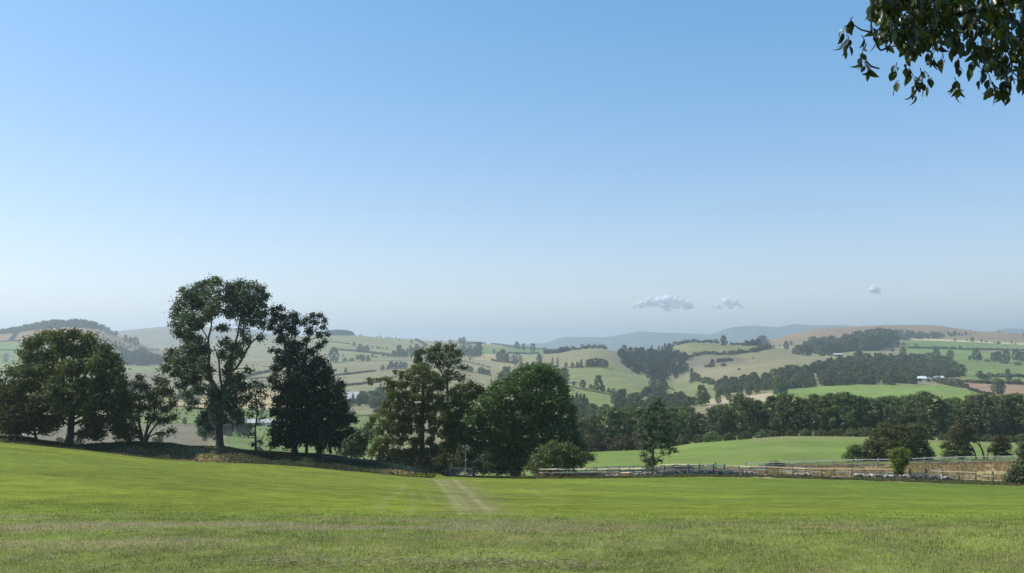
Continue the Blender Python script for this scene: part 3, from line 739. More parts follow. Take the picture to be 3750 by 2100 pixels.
# 4 tall ash
O3 = (560, 960, 1.95)
near_tree("ash_tree", "tallest tree, an airy ash with forked bare limbs showing against the sky", "tree", (478, 1312), 121,
  [[(478, 1312, .56), (475, 1200, .47), (474, 1080, .44), (470, 990, .42), (462, 930, .34), (440, 885, .3), (405, 820, .26), (398, 730, .23), (402, 650, .2), (395, 560, .16), (418, 450, .1), (425, 330, .05)],
   [(470, 1000, .36), (500, 930, .32), (520, 860, .28), (545, 790, .25), (560, 680, .2), (590, 590, .16), (612, 480, .12), (630, 360, .06)],
   [(540, 800, .2), (600, 750, .17), (650, 670, .15), (700, 580, .12), (760, 530, .09), (800, 480, .05)],
   [(700, 590, .1), (695, 530, .08), (690, 480, .05)], [(440, 885, .2), (395, 840, .16), (340, 790, .12), (280, 750, .06)], [(500, 930, .18), (480, 820, .15), (470, 700, .11), (435, 600, .06)],
   [(474, 1160, .18), (540, 1140, .12), (575, 1170, .08), (570, 1215, .04)], [(398, 700, .14), (330, 640, .1), (250, 600, .05)], [(402, 560, .1), (350, 480, .08), (300, 400, .04)]],
  [(455,138,48,36),(400,160,50,42),(330,205,70,60),(265,250,70,60),(215,200,32,24),(200,310,55,60),(160,370,30,40),(320,310,80,70),(430,250,70,70),(440,340,60,60),(560,190,60,50),(625,165,55,35),(700,175,50,35),(770,190,42,32),(790,250,40,45),(560,260,60,60),(640,260,80,70),(720,280,70,70),(620,350,70,60),(710,370,70,55),(790,350,36,60),(540,360,55,50),(380,390,60,50),(250,400,75,60),(170,440,48,40),(310,450,60,55),(180,500,48,36),(240,520,60,50),(300,560,70,60),(330,640,70,50),(360,720,30,60),(250,620,60,50),(150,650,60,34),(120,700,50,34),(200,720,70,50),(90,760,44,34),(170,790,56,36),(240,820,60,50),(300,840,60,44),(200,880,44,34),(320,910,60,40),(250,950,44,34),(280,1010,40,28),(250,1050,28,16),(500,470,60,26),(520,590,44,50),(500,660,30,50),(590,600,44,46),(620,650,40,40),(560,720,34,40),(560,850,50,50),(620,830,44,40),(690,770,34,20),(640,900,60,46),(560,930,60,50),(620,990,60,46),(540,1020,60,60),(600,1080,56,44),(510,1110,40,40),(620,1140,44,24),(430,960,56,50),(420,1030,44,40),(380,1090,44,44),(350,1140,40,40),(400,1190,36,30),(350,1220,30,22),(720,430,50,34),(650,430,44,34),(780,440,40,40),(770,540,30,24),(640,500,30,30),(300,780,70,50),(360,640,50,60),(270,700,60,50),(420,900,44,40),(500,960,56,50),(580,640,50,50),(540,780,50,50),(660,560,36,40),(480,1040,54,50),(440,1110,40,40),(400,780,50,50)], 'ash', o=O3, leaf=0.31, sub=0.68, per=15, dens=1.9, full=False, depth=0.6, twigs=3, fat=1.2)
near_tree("slender_tree", "slim small tree with bent thin trunk just beyond the tall ash", "tree", (735, 1345), 121,
  [[(735, 1345, .19), (733, 1270, .15), (730, 1200, .12), (745, 1080, .1), (735, 960, .06)], [(735, 1290, .07), (780, 1260, .06), (798, 1220, .03)], [(733, 1240, .07), (700, 1180, .05), (690, 1120, .03)]],
  [(740,860,50,32),(790,890,36,28),(700,890,44,34),(740,930,66,36),(800,960,30,28),(690,960,48,36),(740,1000,52,34),(780,1030,34,26),(700,1040,40,28),(750,1080,34,24),(690,1100,34,22),(790,1110,26,16),(705,1170,24,20),(760,1150,20,16),(700,1230,24,16),(720,1300,22,14),(770,1290,24,14)], 'ash', o=O3, leaf=0.28, sub=0.6, per=16, full=False)
# 6 tall half bare tree, and the dense one round its foot
near_tree("ivy_clad_tree", "tall half-bare tree, ivy on its limbs, rising out of the dense dark tree", "tree", (1010, 1355), 123.5,
  [[(1010, 1355, .5), (1005, 1200, .45), (1000, 1050, .42), (988, 900, .38), (968, 760, .3), (950, 650, .22), (935, 560, .16), (915, 470, .1), (890, 380, .05)], [(975, 800, .22), (985, 690, .18), (1010, 600, .12), (1020, 480, .07), (1010, 400, .04)],
   [(985, 860, .22), (1060, 780, .18), (1092, 690, .15), (1095, 610, .12), (1110, 550, .1), (1150, 500, .07), (1190, 430, .04)], [(1100, 570, .09), (1120, 480, .06), (1120, 410, .03)], [(1110, 560, .08), (1180, 540, .05), (1250, 550, .03)], [(950, 640, .1), (880, 620, .06), (820, 650, .03)], [(960, 800, .1), (870, 750, .05), (770, 745, .02)], [(1080, 720, .1), (1160, 640, .06), (1220, 600, .03)]],
  [(860,335,40,22),(915,330,36,24),(880,380,48,36),(850,430,44,34),(930,400,48,36),(1000,380,44,32),(1015,430,44,36),(950,460,52,36),(890,490,48,32),(830,470,30,26),(1000,500,50,40),(930,540,44,34),(900,560,30,28),(980,590,44,44),(1010,650,44,50),(960,660,40,50),(900,640,34,20),(850,630,24,16),(940,720,50,50),(1000,740,56,50),(1090,410,30,22),(1140,385,34,20),(1190,385,34,22),(1225,420,22,24),(1150,430,38,24),(1210,470,28,18),(1120,480,28,24),(1080,440,24,24),(1250,520,22,14),(1230,570,28,16),(1180,520,28,14),(1090,560,28,20),(880,760,40,30),(870,830,48,50),(860,900,26,24),(1050,600,40,50),(1060,680,50,50),(1130,640,40,40),(900,700,40,50),(1180,600,30,30),(1110,500,30,30),(1190,520,30,24)], 'ivy', o=O3, leaf=0.28, sub=0.55, per=14, full=False, dens=1.7, fat=1.15, depth=0.5, twigs=5)
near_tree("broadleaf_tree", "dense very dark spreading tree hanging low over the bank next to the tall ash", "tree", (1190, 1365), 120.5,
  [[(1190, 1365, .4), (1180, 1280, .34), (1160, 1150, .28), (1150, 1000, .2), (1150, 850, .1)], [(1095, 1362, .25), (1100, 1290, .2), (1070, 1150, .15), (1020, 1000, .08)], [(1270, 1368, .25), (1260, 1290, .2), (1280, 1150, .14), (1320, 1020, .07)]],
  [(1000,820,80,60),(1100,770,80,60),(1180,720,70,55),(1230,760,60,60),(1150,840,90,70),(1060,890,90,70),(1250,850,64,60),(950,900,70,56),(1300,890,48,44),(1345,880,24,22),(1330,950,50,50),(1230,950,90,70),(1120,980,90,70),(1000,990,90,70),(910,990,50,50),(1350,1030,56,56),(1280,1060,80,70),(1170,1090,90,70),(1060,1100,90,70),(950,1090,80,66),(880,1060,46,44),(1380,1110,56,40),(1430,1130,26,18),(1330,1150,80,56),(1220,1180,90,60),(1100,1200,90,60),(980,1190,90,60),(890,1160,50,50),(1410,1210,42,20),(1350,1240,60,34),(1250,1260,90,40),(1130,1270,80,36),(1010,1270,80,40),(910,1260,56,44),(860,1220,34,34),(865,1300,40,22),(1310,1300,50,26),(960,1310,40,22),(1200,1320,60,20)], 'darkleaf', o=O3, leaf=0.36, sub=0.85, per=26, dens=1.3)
O5 = (1240, 1200, 2.405)
near_tree("leafy_tree", "loose pale-green leafy tree poking out above the feathery larch", "tree", (960, 1220), 150,
  [[(960, 1220, .45), (965, 900, .36), (960, 600, .25), (955, 420, .16), (985, 260, .08)], [(958, 500, .15), (900, 380, .1), (820, 270, .05)], [(957, 430, .12), (1020, 350, .08), (1060, 280, .04)]],
  [(875,150,20,14),(880,190,56,34),(820,200,56,34),(730,210,50,34),(690,240,44,34),(960,185,56,40),(1000,165,30,20),(1040,215,42,44),(1070,240,20,24),(890,255,80,44),(800,270,70,44),(700,290,48,40),(990,250,60,44),(1050,300,44,34),(1080,345,34,20),(1110,355,14,12),(960,320,60,40),(880,330,60,40),(960,390,50,34),(940,430,40,26),(1035,410,20,16),(1040,440,16,14),(1090,430,18,10),(1092,460,12,10),(970,450,22,18),(760,340,60,40),(1000,600,70,60),(900,500,70,60)], 'willow', o=O5, leaf=0.38, sub=0.8, per=18, full=False, dens=1.9, twigs=4)
near_tree("larch_tree", "feathery olive larch with drooping layered branches left of the big green tree", "tree", (745, 1235), 141,
  [[(745, 1235, .5), (735, 1000, .4), (735, 800, .34), (745, 620, .28), (742, 480, .2), (722, 370, .1), (715, 330, .04)]] +
  [[(740, y_, .12), (740 + dx * .5, y_ + 10, .08), (740 + dx, y_ + 30, .03)] for y_, dx in [(400, -90), (430, 110), (480, -250), (520, 150), (560, -220), (640, -260), (650, 180), (740, -300), (780, 190), (860, -300), (900, 180), (980, -380), (1020, 140), (430, -60)]],
  [(715,330,34,20),(680,345,50,26),(770,360,60,30),(640,380,60,30),(740,400,80,34),(830,410,70,34),(560,395,40,14),(500,385,24,9),(600,430,80,34),(700,450,80,34),(800,460,80,40),(890,470,60,36),(430,445,60,20),(350,452,50,16),(280,455,44,12),(480,480,70,30),(580,500,80,40),(680,520,70,44),(800,530,80,44),(900,530,60,40),(430,540,60,34),(480,580,80,44),(580,590,80,50),(680,600,70,50),(790,610,80,50),(890,610,60,50),(430,660,70,44),(530,680,80,54),(640,700,80,54),(760,700,80,60),(860,700,60,54),(370,740,70,36),(300,790,60,30),(470,770,80,54),(590,790,80,60),(710,800,80,60),(820,800,60,60),(270,850,30,18),(400,840,80,44),(350,910,70,50),(480,880,90,60),(600,890,80,60),(720,900,80,60),(830,890,60,60),(430,980,80,56),(560,990,90,60),(680,1000,80,60),(800,990,60,60),(330,1010,60,50),(290,1080,50,48),(390,1080,80,50),(510,1090,90,50),(640,1100,80,54),(760,1090,70,60),(350,1140,60,30),(470,1150,70,30),(600,1170,60,30),(850,1060,60,60)], 'larch', o=O5, leaf=0.28, sub=0.62, per=20, dens=0.85, up=0.1, squash=0.5, depth=0.6, hang=0.7, twigs=1, asp=0.4)
near_tree("broadleaf_tree", "mid-green rounded tree wedged between the larch and the big sycamore", "tree", (1010, 1235), 146,
  [[(1010, 1235, .4), (1015, 1000, .32), (1050, 800, .22), (1100, 620, .1)]],
  [(1080,525,70,34),(1170,505,70,28),(1230,530,50,34),(1265,565,28,28),(1010,575,60,40),(1120,590,90,50),(1220,620,60,50),(1030,660,80,50),(1140,690,80,60),(940,700,60,44),(960,770,70,50),(1060,770,80,60),(900,830,50,44),(980,860,80,60),(1070,880,70,60),(920,930,70,50),(1020,960,80,60),(950,1030,80,50),(1060,1050,80,60),(900,1080,60,50),(990,1120,80,50),(890,1160,60,44),(960,1190,60,30),(1080,1130,60,50)], 'bigsyc', o=O5, leaf=0.36, sub=0.8, per=24)
near_tree("pale_tree", "pale feathery tree showing behind the far side of the big sycamore", "tree", (2080, 1190), 146,
  [[(2080, 1190, .3), (2070, 1000, .24), (2050, 800, .16), (2030, 660, .08)]],
  [(2005,600,40,34),(2030,650,44,44),(2040,720,52,56),(2055,800,52,56),(2070,880,44,50),(2085,950,50,44),(2110,1010,50,40),(2150,1040,44,34),(2170,1090,44,34),(2000,700,50,60),(2010,860,50,60),(2040,1000,50,50)], 'willow', o=O5, leaf=0.33, sub=0.8, per=22)
near_tree("sycamore_tree", "biggest green tree, a full sycamore standing directly behind the gate", "tree", (1560, 1300), 142,
  [[(1560, 1300, .75), (1555, 1150, .6), (1570, 950, .5), (1620, 760, .36), (1700, 560, .2), (1740, 420, .1)], [(1560, 1000, .35), (1440, 800, .25), (1400, 620, .12)], [(1570, 1000, .3), (1300, 900, .2), (1180, 800, .1)], [(1580, 960, .3), (1850, 800, .2), (1950, 620, .1)]],
  [(1740,350,80,30),(1660,365,70,34),(1820,365,80,34),(1590,400,70,40),(1890,395,60,36),(1700,420,100,50),(1800,430,100,50),(1520,450,50,40),(1930,450,50,44),(1390,500,50,30),(1370,540,56,36),(1450,500,60,40),(1600,480,90,50),(1700,500,100,60),(1850,500,90,60),(1960,510,50,50),(2000,550,34,40),(1500,550,90,50),(1320,590,50,40),(1400,600,80,50),(1620,590,100,60),(1750,600,100,60),(1880,600,90,60),(1980,630,50,60),(1260,640,40,40),(1310,670,80,50),(1440,680,90,60),(1570,690,100,60),(1700,700,100,70),(1850,710,100,70),(1980,730,50,60),(1180,720,60,30),(1150,755,50,34),(1240,740,80,50),(1360,770,90,60),(1490,790,100,60),(1630,800,100,70),(1780,810,100,70),(1920,820,90,70),(1170,820,70,50),(1270,840,90,60),(1400,870,100,60),(1540,890,100,70),(1690,900,100,70),(1840,910,100,70),(1980,910,70,70),(1090,860,46,30),(1070,910,50,40),(1060,960,40,34),(1160,920,80,54),(1280,940,90,60),(1420,970,100,60),(1560,990,100,70),(1700,1000,100,70),(1850,1000,90,60),(1130,1000,80,50),(1230,1030,90,60),(1350,1060,100,60),(1480,1090,100,60),(1620,1090,100,60),(1990,1000,60,60),(1300,1130,80,50),(1400,1170,90,60),(1530,1190,100,60),(1640,1180,80,60),(1450,1250,80,36),(1570,1260,80,36),(1750,1080,70,60)], 'bigsyc', o=O5, leaf=0.40, sub=0.9, per=26, dens=1.25)
near_tree("hawthorn_bush", "low spreading olive hawthorn bush leaning towards the rail fence", "bush", (1900, 1290), 131,
  [[(1900, 1290, .2), (1910, 1200, .14), (1920, 1100, .06)], [(1960, 1290, .15), (2030, 1180, .1), (2100, 1110, .04)], [(1850, 1290, .14), (1790, 1220, .08), (1740, 1170, .03)]],
  [(1900,1030,50,26),(1950,1045,60,34),(1850,1055,50,34),(2020,1050,60,36),(1800,1080,40,30),(1880,1100,80,44),(1990,1110,80,44),(2080,1090,60,44),(1780,1130,54,34),(1740,1150,50,24),(1860,1170,80,44),(1970,1180,80,50),(2080,1160,70,50),(2150,1120,50,30),(2200,1130,44,18),(2240,1150,24,12),(2160,1170,50,30),(1700,1200,50,22),(1760,1210,60,30),(1670,1235,30,14),(1720,1260,60,22),(1830,1240,70,40),(1930,1250,80,34),(2040,1230,70,34),(2120,1210,50,24)], 'olive', o=O5, leaf=0.30, sub=0.68, per=20)
near_tree("hedge_shrub", "scruffy pale shrub growing just behind the metal gate", "bush", (1190, 1300), 131,
  [[(1190, 1300, .1), (1180, 1220, .07), (1180, 1150, .03)], [(1060, 1290, .08), (1060, 1200, .05), (1070, 1100, .03)]],
  [(1070,1060,36,24),(1090,1100,44,34),(1050,1140,44,30),(1000,1160,44,30),(1080,1180,60,36),(1010,1210,50,34),(1100,1230,56,30),(1240,1190,50,34),(1290,1150,44,36),(1310,1110,34,26),(1200,1210,50,30),(1250,1240,70,34),(1330,1220,50,40),(1180,1255,60,24),(1300,1270,60,24),(1010,1250,50,20)], 'willow', o=O5, leaf=0.30, sub=0.6, per=17, full=False, depth=0.3)
near_tree("dark_bush", "bluish dark bush at the bank's end between the dense tree and the larch", "bush", (110, 1150), 160,
  [[(110, 1150, .15), (110, 1060, .1), (110, 980, .04)]],
  [(150,930,60,34),(100,980,70,44),(180,990,60,44),(50,1030,60,44),(120,1050,80,50),(200,1060,56,50),(20,1080,50,40),(80,1110,80,36),(170,1110,70,40),(230,1000,40,60),(250,900,40,50),(280,860,40,40),(270,960,40,50)], 'far', o=O5, leaf=0.42, sub=0.9, per=20)
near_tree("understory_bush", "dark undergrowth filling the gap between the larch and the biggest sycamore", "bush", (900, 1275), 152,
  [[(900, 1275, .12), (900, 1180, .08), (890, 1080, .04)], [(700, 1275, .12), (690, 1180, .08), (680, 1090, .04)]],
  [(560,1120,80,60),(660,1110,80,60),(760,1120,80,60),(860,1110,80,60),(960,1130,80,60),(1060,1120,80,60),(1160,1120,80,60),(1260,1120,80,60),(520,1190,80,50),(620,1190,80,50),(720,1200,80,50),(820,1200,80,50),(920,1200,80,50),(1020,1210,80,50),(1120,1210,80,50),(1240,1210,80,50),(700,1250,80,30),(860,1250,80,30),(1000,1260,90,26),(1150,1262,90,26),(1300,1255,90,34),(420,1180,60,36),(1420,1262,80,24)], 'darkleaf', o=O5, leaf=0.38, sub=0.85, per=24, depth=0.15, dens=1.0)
O7 = (1900, 1400, 3.22)
near_tree("slender_tree", "lone slender upright tree standing in the rail fence, dark against the green field", "tree", (1572, 1085), 127,
  [[(1572, 1085, .25), (1576, 980, .22), (1580, 860, .19), (1590, 700, .15), (1610, 500, .1), (1640, 300, .04)], [(1582, 930, .07), (1660, 880, .06), (1740, 855, .045), (1790, 825, .03)], [(1584, 860, .07), (1520, 780, .05), (1480, 700, .03)], [(1590, 760, .07), (1700, 680, .05), (1790, 620, .03)], [(1574, 1000, .05), (1530, 950, .035), (1500, 900, .02)]],
  [(1640,205,40,26),(1610,240,56,34),(1670,260,48,34),(1560,290,50,34),(1620,310,70,40),(1700,330,50,40),(1530,350,50,40),(1610,380,70,44),(1700,400,64,40),(1770,410,44,30),(1500,410,50,36),(1570,440,70,44),(1660,460,70,44),(1750,480,60,40),(1450,470,40,34),(1500,500,60,44),(1590,520,70,50),(1690,540,70,44),(1780,550,44,34),(1440,560,50,40),(1530,580,70,50),(1640,600,70,50),(1740,610,60,44),(1430,640,44,34),(1500,660,60,44),(1590,670,70,50),(1700,680,70,44),(1790,690,50,40),(1840,720,36,28),(1460,720,50,34),(1540,740,70,40),(1640,750,70,40),(1750,760,70,34),(1480,790,50,30),(1560,810,50,30),(1800,800,44,24),(1850,810,20,14),(1770,840,30,20),(1690,830,30,20),(1470,860,44,34),(1490,920,50,34),(1540,960,44,44),(1560,1010,30,24),(1640,920,34,20),(1670,930,24,16),(1510,1020,36,26),(1600,960,34,28),(1560,900,50,40)], 'ash', o=O7, leaf=0.25, sub=0.46, per=14, full=False, depth=0.75, dens=1.5, twigs=4)
O8 = (2600, 1440, 2.24)
near_tree("hawthorn_tree", "wide flat-topped hawthorn beyond the back fence behind the bright bush", "tree", (1500, 545), 172,
  [[(1500, 545, .25), (1480, 470, .18), (1440, 400, .12), (1400, 330, .05)], [(1520, 545, .22), (1560, 450, .16), (1620, 370, .08)], [(1620, 545, .2), (1680, 470, .12), (1730, 400, .05)]],
  [(1400,280,50,22),(1450,270,50,26),(1360,320,44,30),(1330,350,30,24),(1430,320,70,40),(1520,285,60,26),(1600,290,60,34),(1680,275,56,28),(1740,300,36,28),(1760,350,30,34),(1520,340,80,44),(1620,350,80,44),(1710,360,60,44),(1380,380,60,40),(1460,400,80,44),(1560,410,80,50),(1660,420,80,50),(1750,420,44,40),(1310,410,50,34),(1290,450,50,34),(1370,440,70,40),(1460,470,70,44),(1570,480,80,44),(1680,490,80,40),(1780,470,40,34),(1810,500,34,24),(1270,500,50,30),(1350,510,60,26),(1440,520,60,24),(1750,520,60,24),(1620,530,60,20),(1300,535,60,20),(1400,540,70,20),(1520,540,70,20),(1700,540,70,20),(1240,530,50,20),(1800,530,50,20)], 'olive', o=O8, leaf=0.38, sub=0.8, per=20)
near_tree("yellowing_shrub", "small yellowing shrub at the near end of the flat-topped hawthorn", "bush", (1180, 545), 168,
  [[(1180, 545, .1), (1185, 490, .07), (1190, 450, .03)]],
  [(1190,440,40,20),(1160,460,34,24),(1220,455,30,24),(1180,490,50,26),(1130,505,34,20),(1100,520,26,14),(1150,525,50,18),(1220,500,34,30)], 'larch', o=O8, leaf=0.3, sub=0.55, per=18)
near_tree("young_bush", "bright yellow-green bush shaped like a vase growing in the near rail fence", "bush", (1545, 690), 127,
  [[(1545, 690, .1), (1550, 630, .07), (1540, 560, .05), (1520, 500, .02)], [(1545, 690, .08), (1570, 620, .06), (1600, 550, .03)]],
  [(1500,478,34,16),(1550,470,40,16),(1610,480,36,18),(1640,505,18,16),(1490,510,34,22),(1550,510,50,28),(1610,525,36,26),(1500,550,30,24),(1550,560,44,30),(1600,570,30,24),(1520,600,24,24),(1560,610,34,26),(1540,640,22,22),(1525,665,20,16),(1570,650,16,18)], 'bright', o=O8, leaf=0.22, sub=0.42, per=24, dens=1.4)
near_tree("browning_tree", "brown-tinged hawthorn with bare leaning stems beyond the back fence", "tree", (2255, 525), 182,
  [[(2255, 525, .22), (2225, 450, .16), (2180, 400, .12), (2120, 360, .08), (2060, 300, .04)], [(2190, 525, .2), (2160, 460, .15), (2130, 420, .1), (2080, 380, .05)], [(2225, 450, .1), (2200, 380, .06), (2170, 330, .03)]],
  [(2030,225,30,20),(2050,255,44,28),(2090,290,60,34),(2000,290,36,28),(2150,290,44,26),(2170,320,30,24),(1980,330,36,28),(2040,340,60,40),(2120,350,50,36),(2010,390,60,34),(2080,400,60,34),(1940,420,40,24),(1910,440,30,14),(1970,450,50,26),(2040,450,60,30),(2100,460,44,26),(1930,490,40,14),(2000,500,50,20),(2160,380,30,26),(1960,515,60,16),(2060,515,50,18),(2120,500,40,20)], 'brown', o=O8, leaf=0.30, sub=0.68, per=20, full=True, depth=0.5)
near_tree("scrubby_tree", "thin scrubby tree with grey leaves right next to the brown-tinged hawthorn", "tree", (2330, 525), 184,
  [[(2330, 525, .12), (2340, 460, .09), (2370, 400, .04)], [(2270, 525, .14), (2290, 450, .1), (2330, 400, .04)]],
  [(2380,360,40,18),(2350,385,40,22),(2420,385,40,22),(2390,420,50,24),(2340,430,40,22),(2440,420,30,20),(2350,470,40,20),(2400,465,44,22),(2450,455,24,18),(2300,470,30,20),(2420,500,34,14),(2360,510,50,16),(2450,505,40,16)], 'brown', o=O8, leaf=0.28, sub=0.6, per=17, full=True, depth=0.4)
near_tree("dark_bush", "dark bramble bush at the near end of the ruined wall", "bush", (2600, 745), 124,
  [[(2600, 745, .1), (2580, 680, .07), (2560, 600, .03)]],
  [(2560,430,30,40),(2540,490,34,40),(2590,470,50,50),(2570,560,50,40),(2510,590,40,24),(2540,620,60,34),(2480,650,44,24),(2600,620,60,50),(2500,690,50,34),(2560,700,70,40),(2440,700,34,20),(2460,730,44,16),(2640,700,60,50),(2540,750,60,24)], 'far', o=O8, leaf=0.26, sub=0.55, per=24)

# ------------------------------------------------------------------ fences, gate, wall, pole
def box(mb, p0, p1, w, h, mat=0, up=(0, 0, 1), taper=1.0):
    """a squared timber from p0 to p1, w wide and h high"""
    p0 = np.asarray(p0, float); p1 = np.asarray(p1, float)
    d = unit(p1 - p0); u = np.asarray(up, float)
    s = unit(np.cross(d, u)); t = np.cross(s, d)
    c = [(-1, -1), (1, -1), (1, 1), (-1, 1)]
    v = [p0 + s * a * w / 2 + t * b * h / 2 for a, b in c] + [p1 + s * a * w / 2 * taper + t * b * h / 2 * taper for a, b in c]
    mb.add(v, [[0, 3, 2, 1], [4, 5, 6, 7], [0, 1, 5, 4], [1, 2, 6, 5], [2, 3, 7, 6], [3, 0, 4, 7]], mat)
def post_mb(h, w, tilt=0.0):
    mb = MB(); box(mb, (0, 0, -0.3), (tilt, tilt * 0.3, h), w, w, 0, (0, 1, 0), 0.97)
    mb.add([(tilt - w / 2, -w / 2, h), (tilt + w / 2, -w / 2, h), (tilt + w / 2, w / 2, h + .04), (tilt - w / 2, w / 2, h + .04)], [[0, 1, 2, 3]])
    return mb
def rail_fence(label, posts, Y, rails, post_h, post_w=0.13, rail_h=0.14, matp='darkpost', matr='oldwood', missing=(), ends=None, fresh=(), group=None):
    """posts: photo x of every post; Y: distance as a function of x; rails: heights"""
    P_ = [gp(px, Y(px), 1740) for px in posts]
    e = empty("rail_fence", P_[0]); tag(e, label, "fence", group)
    for k, p in enumerate(P_):
        hh = post_h * (0.94 + 0.12 * rng.random()); w = post_w
        if ends and k in ends: hh *= 1.12; w *= 1.6
        o = obj("post", post_mb(hh, w, (rng.random() - .5) * 0.08).mesh("post", [M[matp]]), e); o.location = Vector(p - P_[0])
    for k in range(len(P_) - 1):
        for r, rh in enumerate(rails):
            if (k, r) in missing: continue
            a, b = P_[k], P_[k + 1]
            L = np.linalg.norm(b - a)
            mb = MB(); j = (rng.random(2) - .5) * 0.07
            d = (b - a) / L
            rr = rail_h * (0.54 + 0.10 * rng.random())
            # rail section: front face sloped back to the top edge, shaped to catch sun
            q = rr / 0.10; sec = [(-0.13 * q, -0.075 * q), (0.05 * q, -0.085 * q), (0.05 * q, 0.095 * q), (-0.10 * q, -0.03 * q)]
            e0 = np.array([0, -post_w / 2 - 0.06 * q, rh + j[0]]) + d * 0.01; e1 = (b - a) + np.array([0, -post_w / 2 - 0.06 * q, rh + j[1]]) - d * 0.01
            em = (e0 + e1) / 2 - [0, 0, 0.015]
            mb.add([p_ + [0, y_, z_] for p_ in (e0, em, e1) for y_, z_ in sec], [[k_ * 4 + i_, k_ * 4 + (i_ + 1) % 4, k_ * 4 + 4 + (i_ + 1) % 4, k_ * 4 + 4 + i_] for k_ in (0, 1) for i_ in range(4)] + [[0, 3, 2, 1], [8, 9, 10, 11]])
            o = obj("rail", mb.mesh("rail", [M['newwood' if (k, r) in fresh else matr]]), e); o.location = Vector(a - P_[0])
near_posts = [1975, 2006, 2037, 2071, 2106, 2145, 2187, 2226, 2267, 2307, 2350, 2392, 2435, 2474, 2521, 2563, 2614, 2654, 2707, 2749, 2807, 2848, 2905, 2950, 3011, 3054, 3118, 3163, 3229, 3272, 3334, 3392, 3453, 3511, 3573, 3636]
fresh = {(k, 0) for k in (2, 3, 5, 6, 7, 8, 9, 12, 15, 17, 19, 21, 23, 25, 28, 31, 33)} | {(k, 1) for k in (1, 4, 6, 9, 13, 16, 18, 22)}
rail_fence("weathered two-rail timber fence standing along the ruined stone wall", near_posts, lambda px: 127.3 - 0.6 * (px > 2300), (0.74, 1.22), 1.38,
           post_w=0.16, rail_h=0.145, missing={(11, 1), (24, 0), (30, 1), (34, 1), (29, 0), (29, 1), (20, 0)}, fresh=fresh)
rail_fence("short rising timber fence behind the lone slender tree, ending at a thick post",
           [1978, 2003, 2034, 2080, 2128, 2175, 2223, 2270, 2320, 2366, 2420, 2471, 2520, 2572, 2622], lambda px: 133 + 5 * min(1, (px - 1978) / 250), (0.5, 0.85, 1.22), 1.32, matr='greywood', post_w=0.12, rail_h=0.13, ends=(14,), fresh={(k, 2) for k in range(0, 13)})
rail_fence("long grey three-rail fence along the far side of the straw paddock",
           [2732, 2782, 2833, 2887, 2940, 2994, 3051, 3106, 3162, 3218, 3274, 3330, 3388, 3447, 3506, 3560, 3612, 3660, 3708, 3756, 3806, 3856, 3906], lambda px: 138, (0.38, 0.82, 1.22), 1.34, matp='greywood', matr='greywood', post_w=0.12, rail_h=0.12, ends=(0,))
# wire fence posts beside the gate
def wire_fence(label, pts, hgt):
    P_ = [gp(px, Y_, 1715) for px, Y_ in pts]
    e = empty("wire_fence", P_[0]); tag(e, label, "fence")
    for p in P_:
        mb = MB(); tube(mb, [(0, 0, -.3), (0.01, 0, hgt * (0.95 + .1 * rng.random()))], [0.075, 0.07], 8)
        o = obj("post", mb.mesh("post", [M['darkpost']]), e); o.location = Vector(p - P_[0])
    for h in (0.3, 0.6, 0.95):
        mb = MB()
        for a, b in zip(P_[:-1], P_[1:]):
            tube(mb, [a - P_[0] + [0, -0.08, h], b - P_[0] + [0, -0.08, h]], [0.006, 0.006], 4)
        obj("wire", mb.mesh("wire", [M['galv']]), e)
wire_fence("thin post and wire fence running down the bank to the gate", [(1180, 116), (1270, 117), (1360, 118), (1440, 119), (1526, 120), (1591, 121), (1637, 122)], 1.15)
wire_fence("short run of low post and wire under the biggest sycamore", [(1737, 124), (1817, 125), (1862, 125.5), (1920, 126), (1972, 126.5)], 0.95)
g0, g1 = gp(1641, 122.2, 1745), gp(1733, 123.4, 1748)
e = empty("field_gate", g0); tag(e, "galvanised metal bar gate between two dark posts where the wheel tracks end", "gate")
for p in (g0, g1):
    o = obj("gate_post", post_mb(1.4, 0.24).mesh("gate_post", [M['darkpost']]), e); o.location = Vector(p - g0)
dv = g1 - g0; L = np.linalg.norm(dv[:2]); u = dv / L
mb = MB()
A, B = u * 0.2, u * (L - 0.18)
zz = np.array([0, 0, 1.])
for a, b in ((A + zz * .15, A + zz * 1.2), (B + zz * .15, B + zz * 1.2), (A + zz * 1.2, B + zz * 1.2), (A + zz * .15, B + zz * .15)): tube(mb, [a, b], [0.032, 0.032], 8)
obj("gate_frame", mb.mesh("gate_frame", [M['galv']], True), e)
for h in (.32, .48, .65, .83, 1.01):
    mb = MB(); tube(mb, [A + zz * h, B + zz * h], [0.017, 0.017], 6); obj("gate_bar", mb.mesh("gate_bar", [M['galv']], True), e)
for f_ in (0.33, 0.66):
    mb = MB(); tube(mb, [A + (B - A) * f_ + zz * .15, A + (B - A) * f_ + zz * 1.2], [0.018, 0.018], 6); obj("gate_brace", mb.mesh("gate_brace", [M['galv']], True), e)
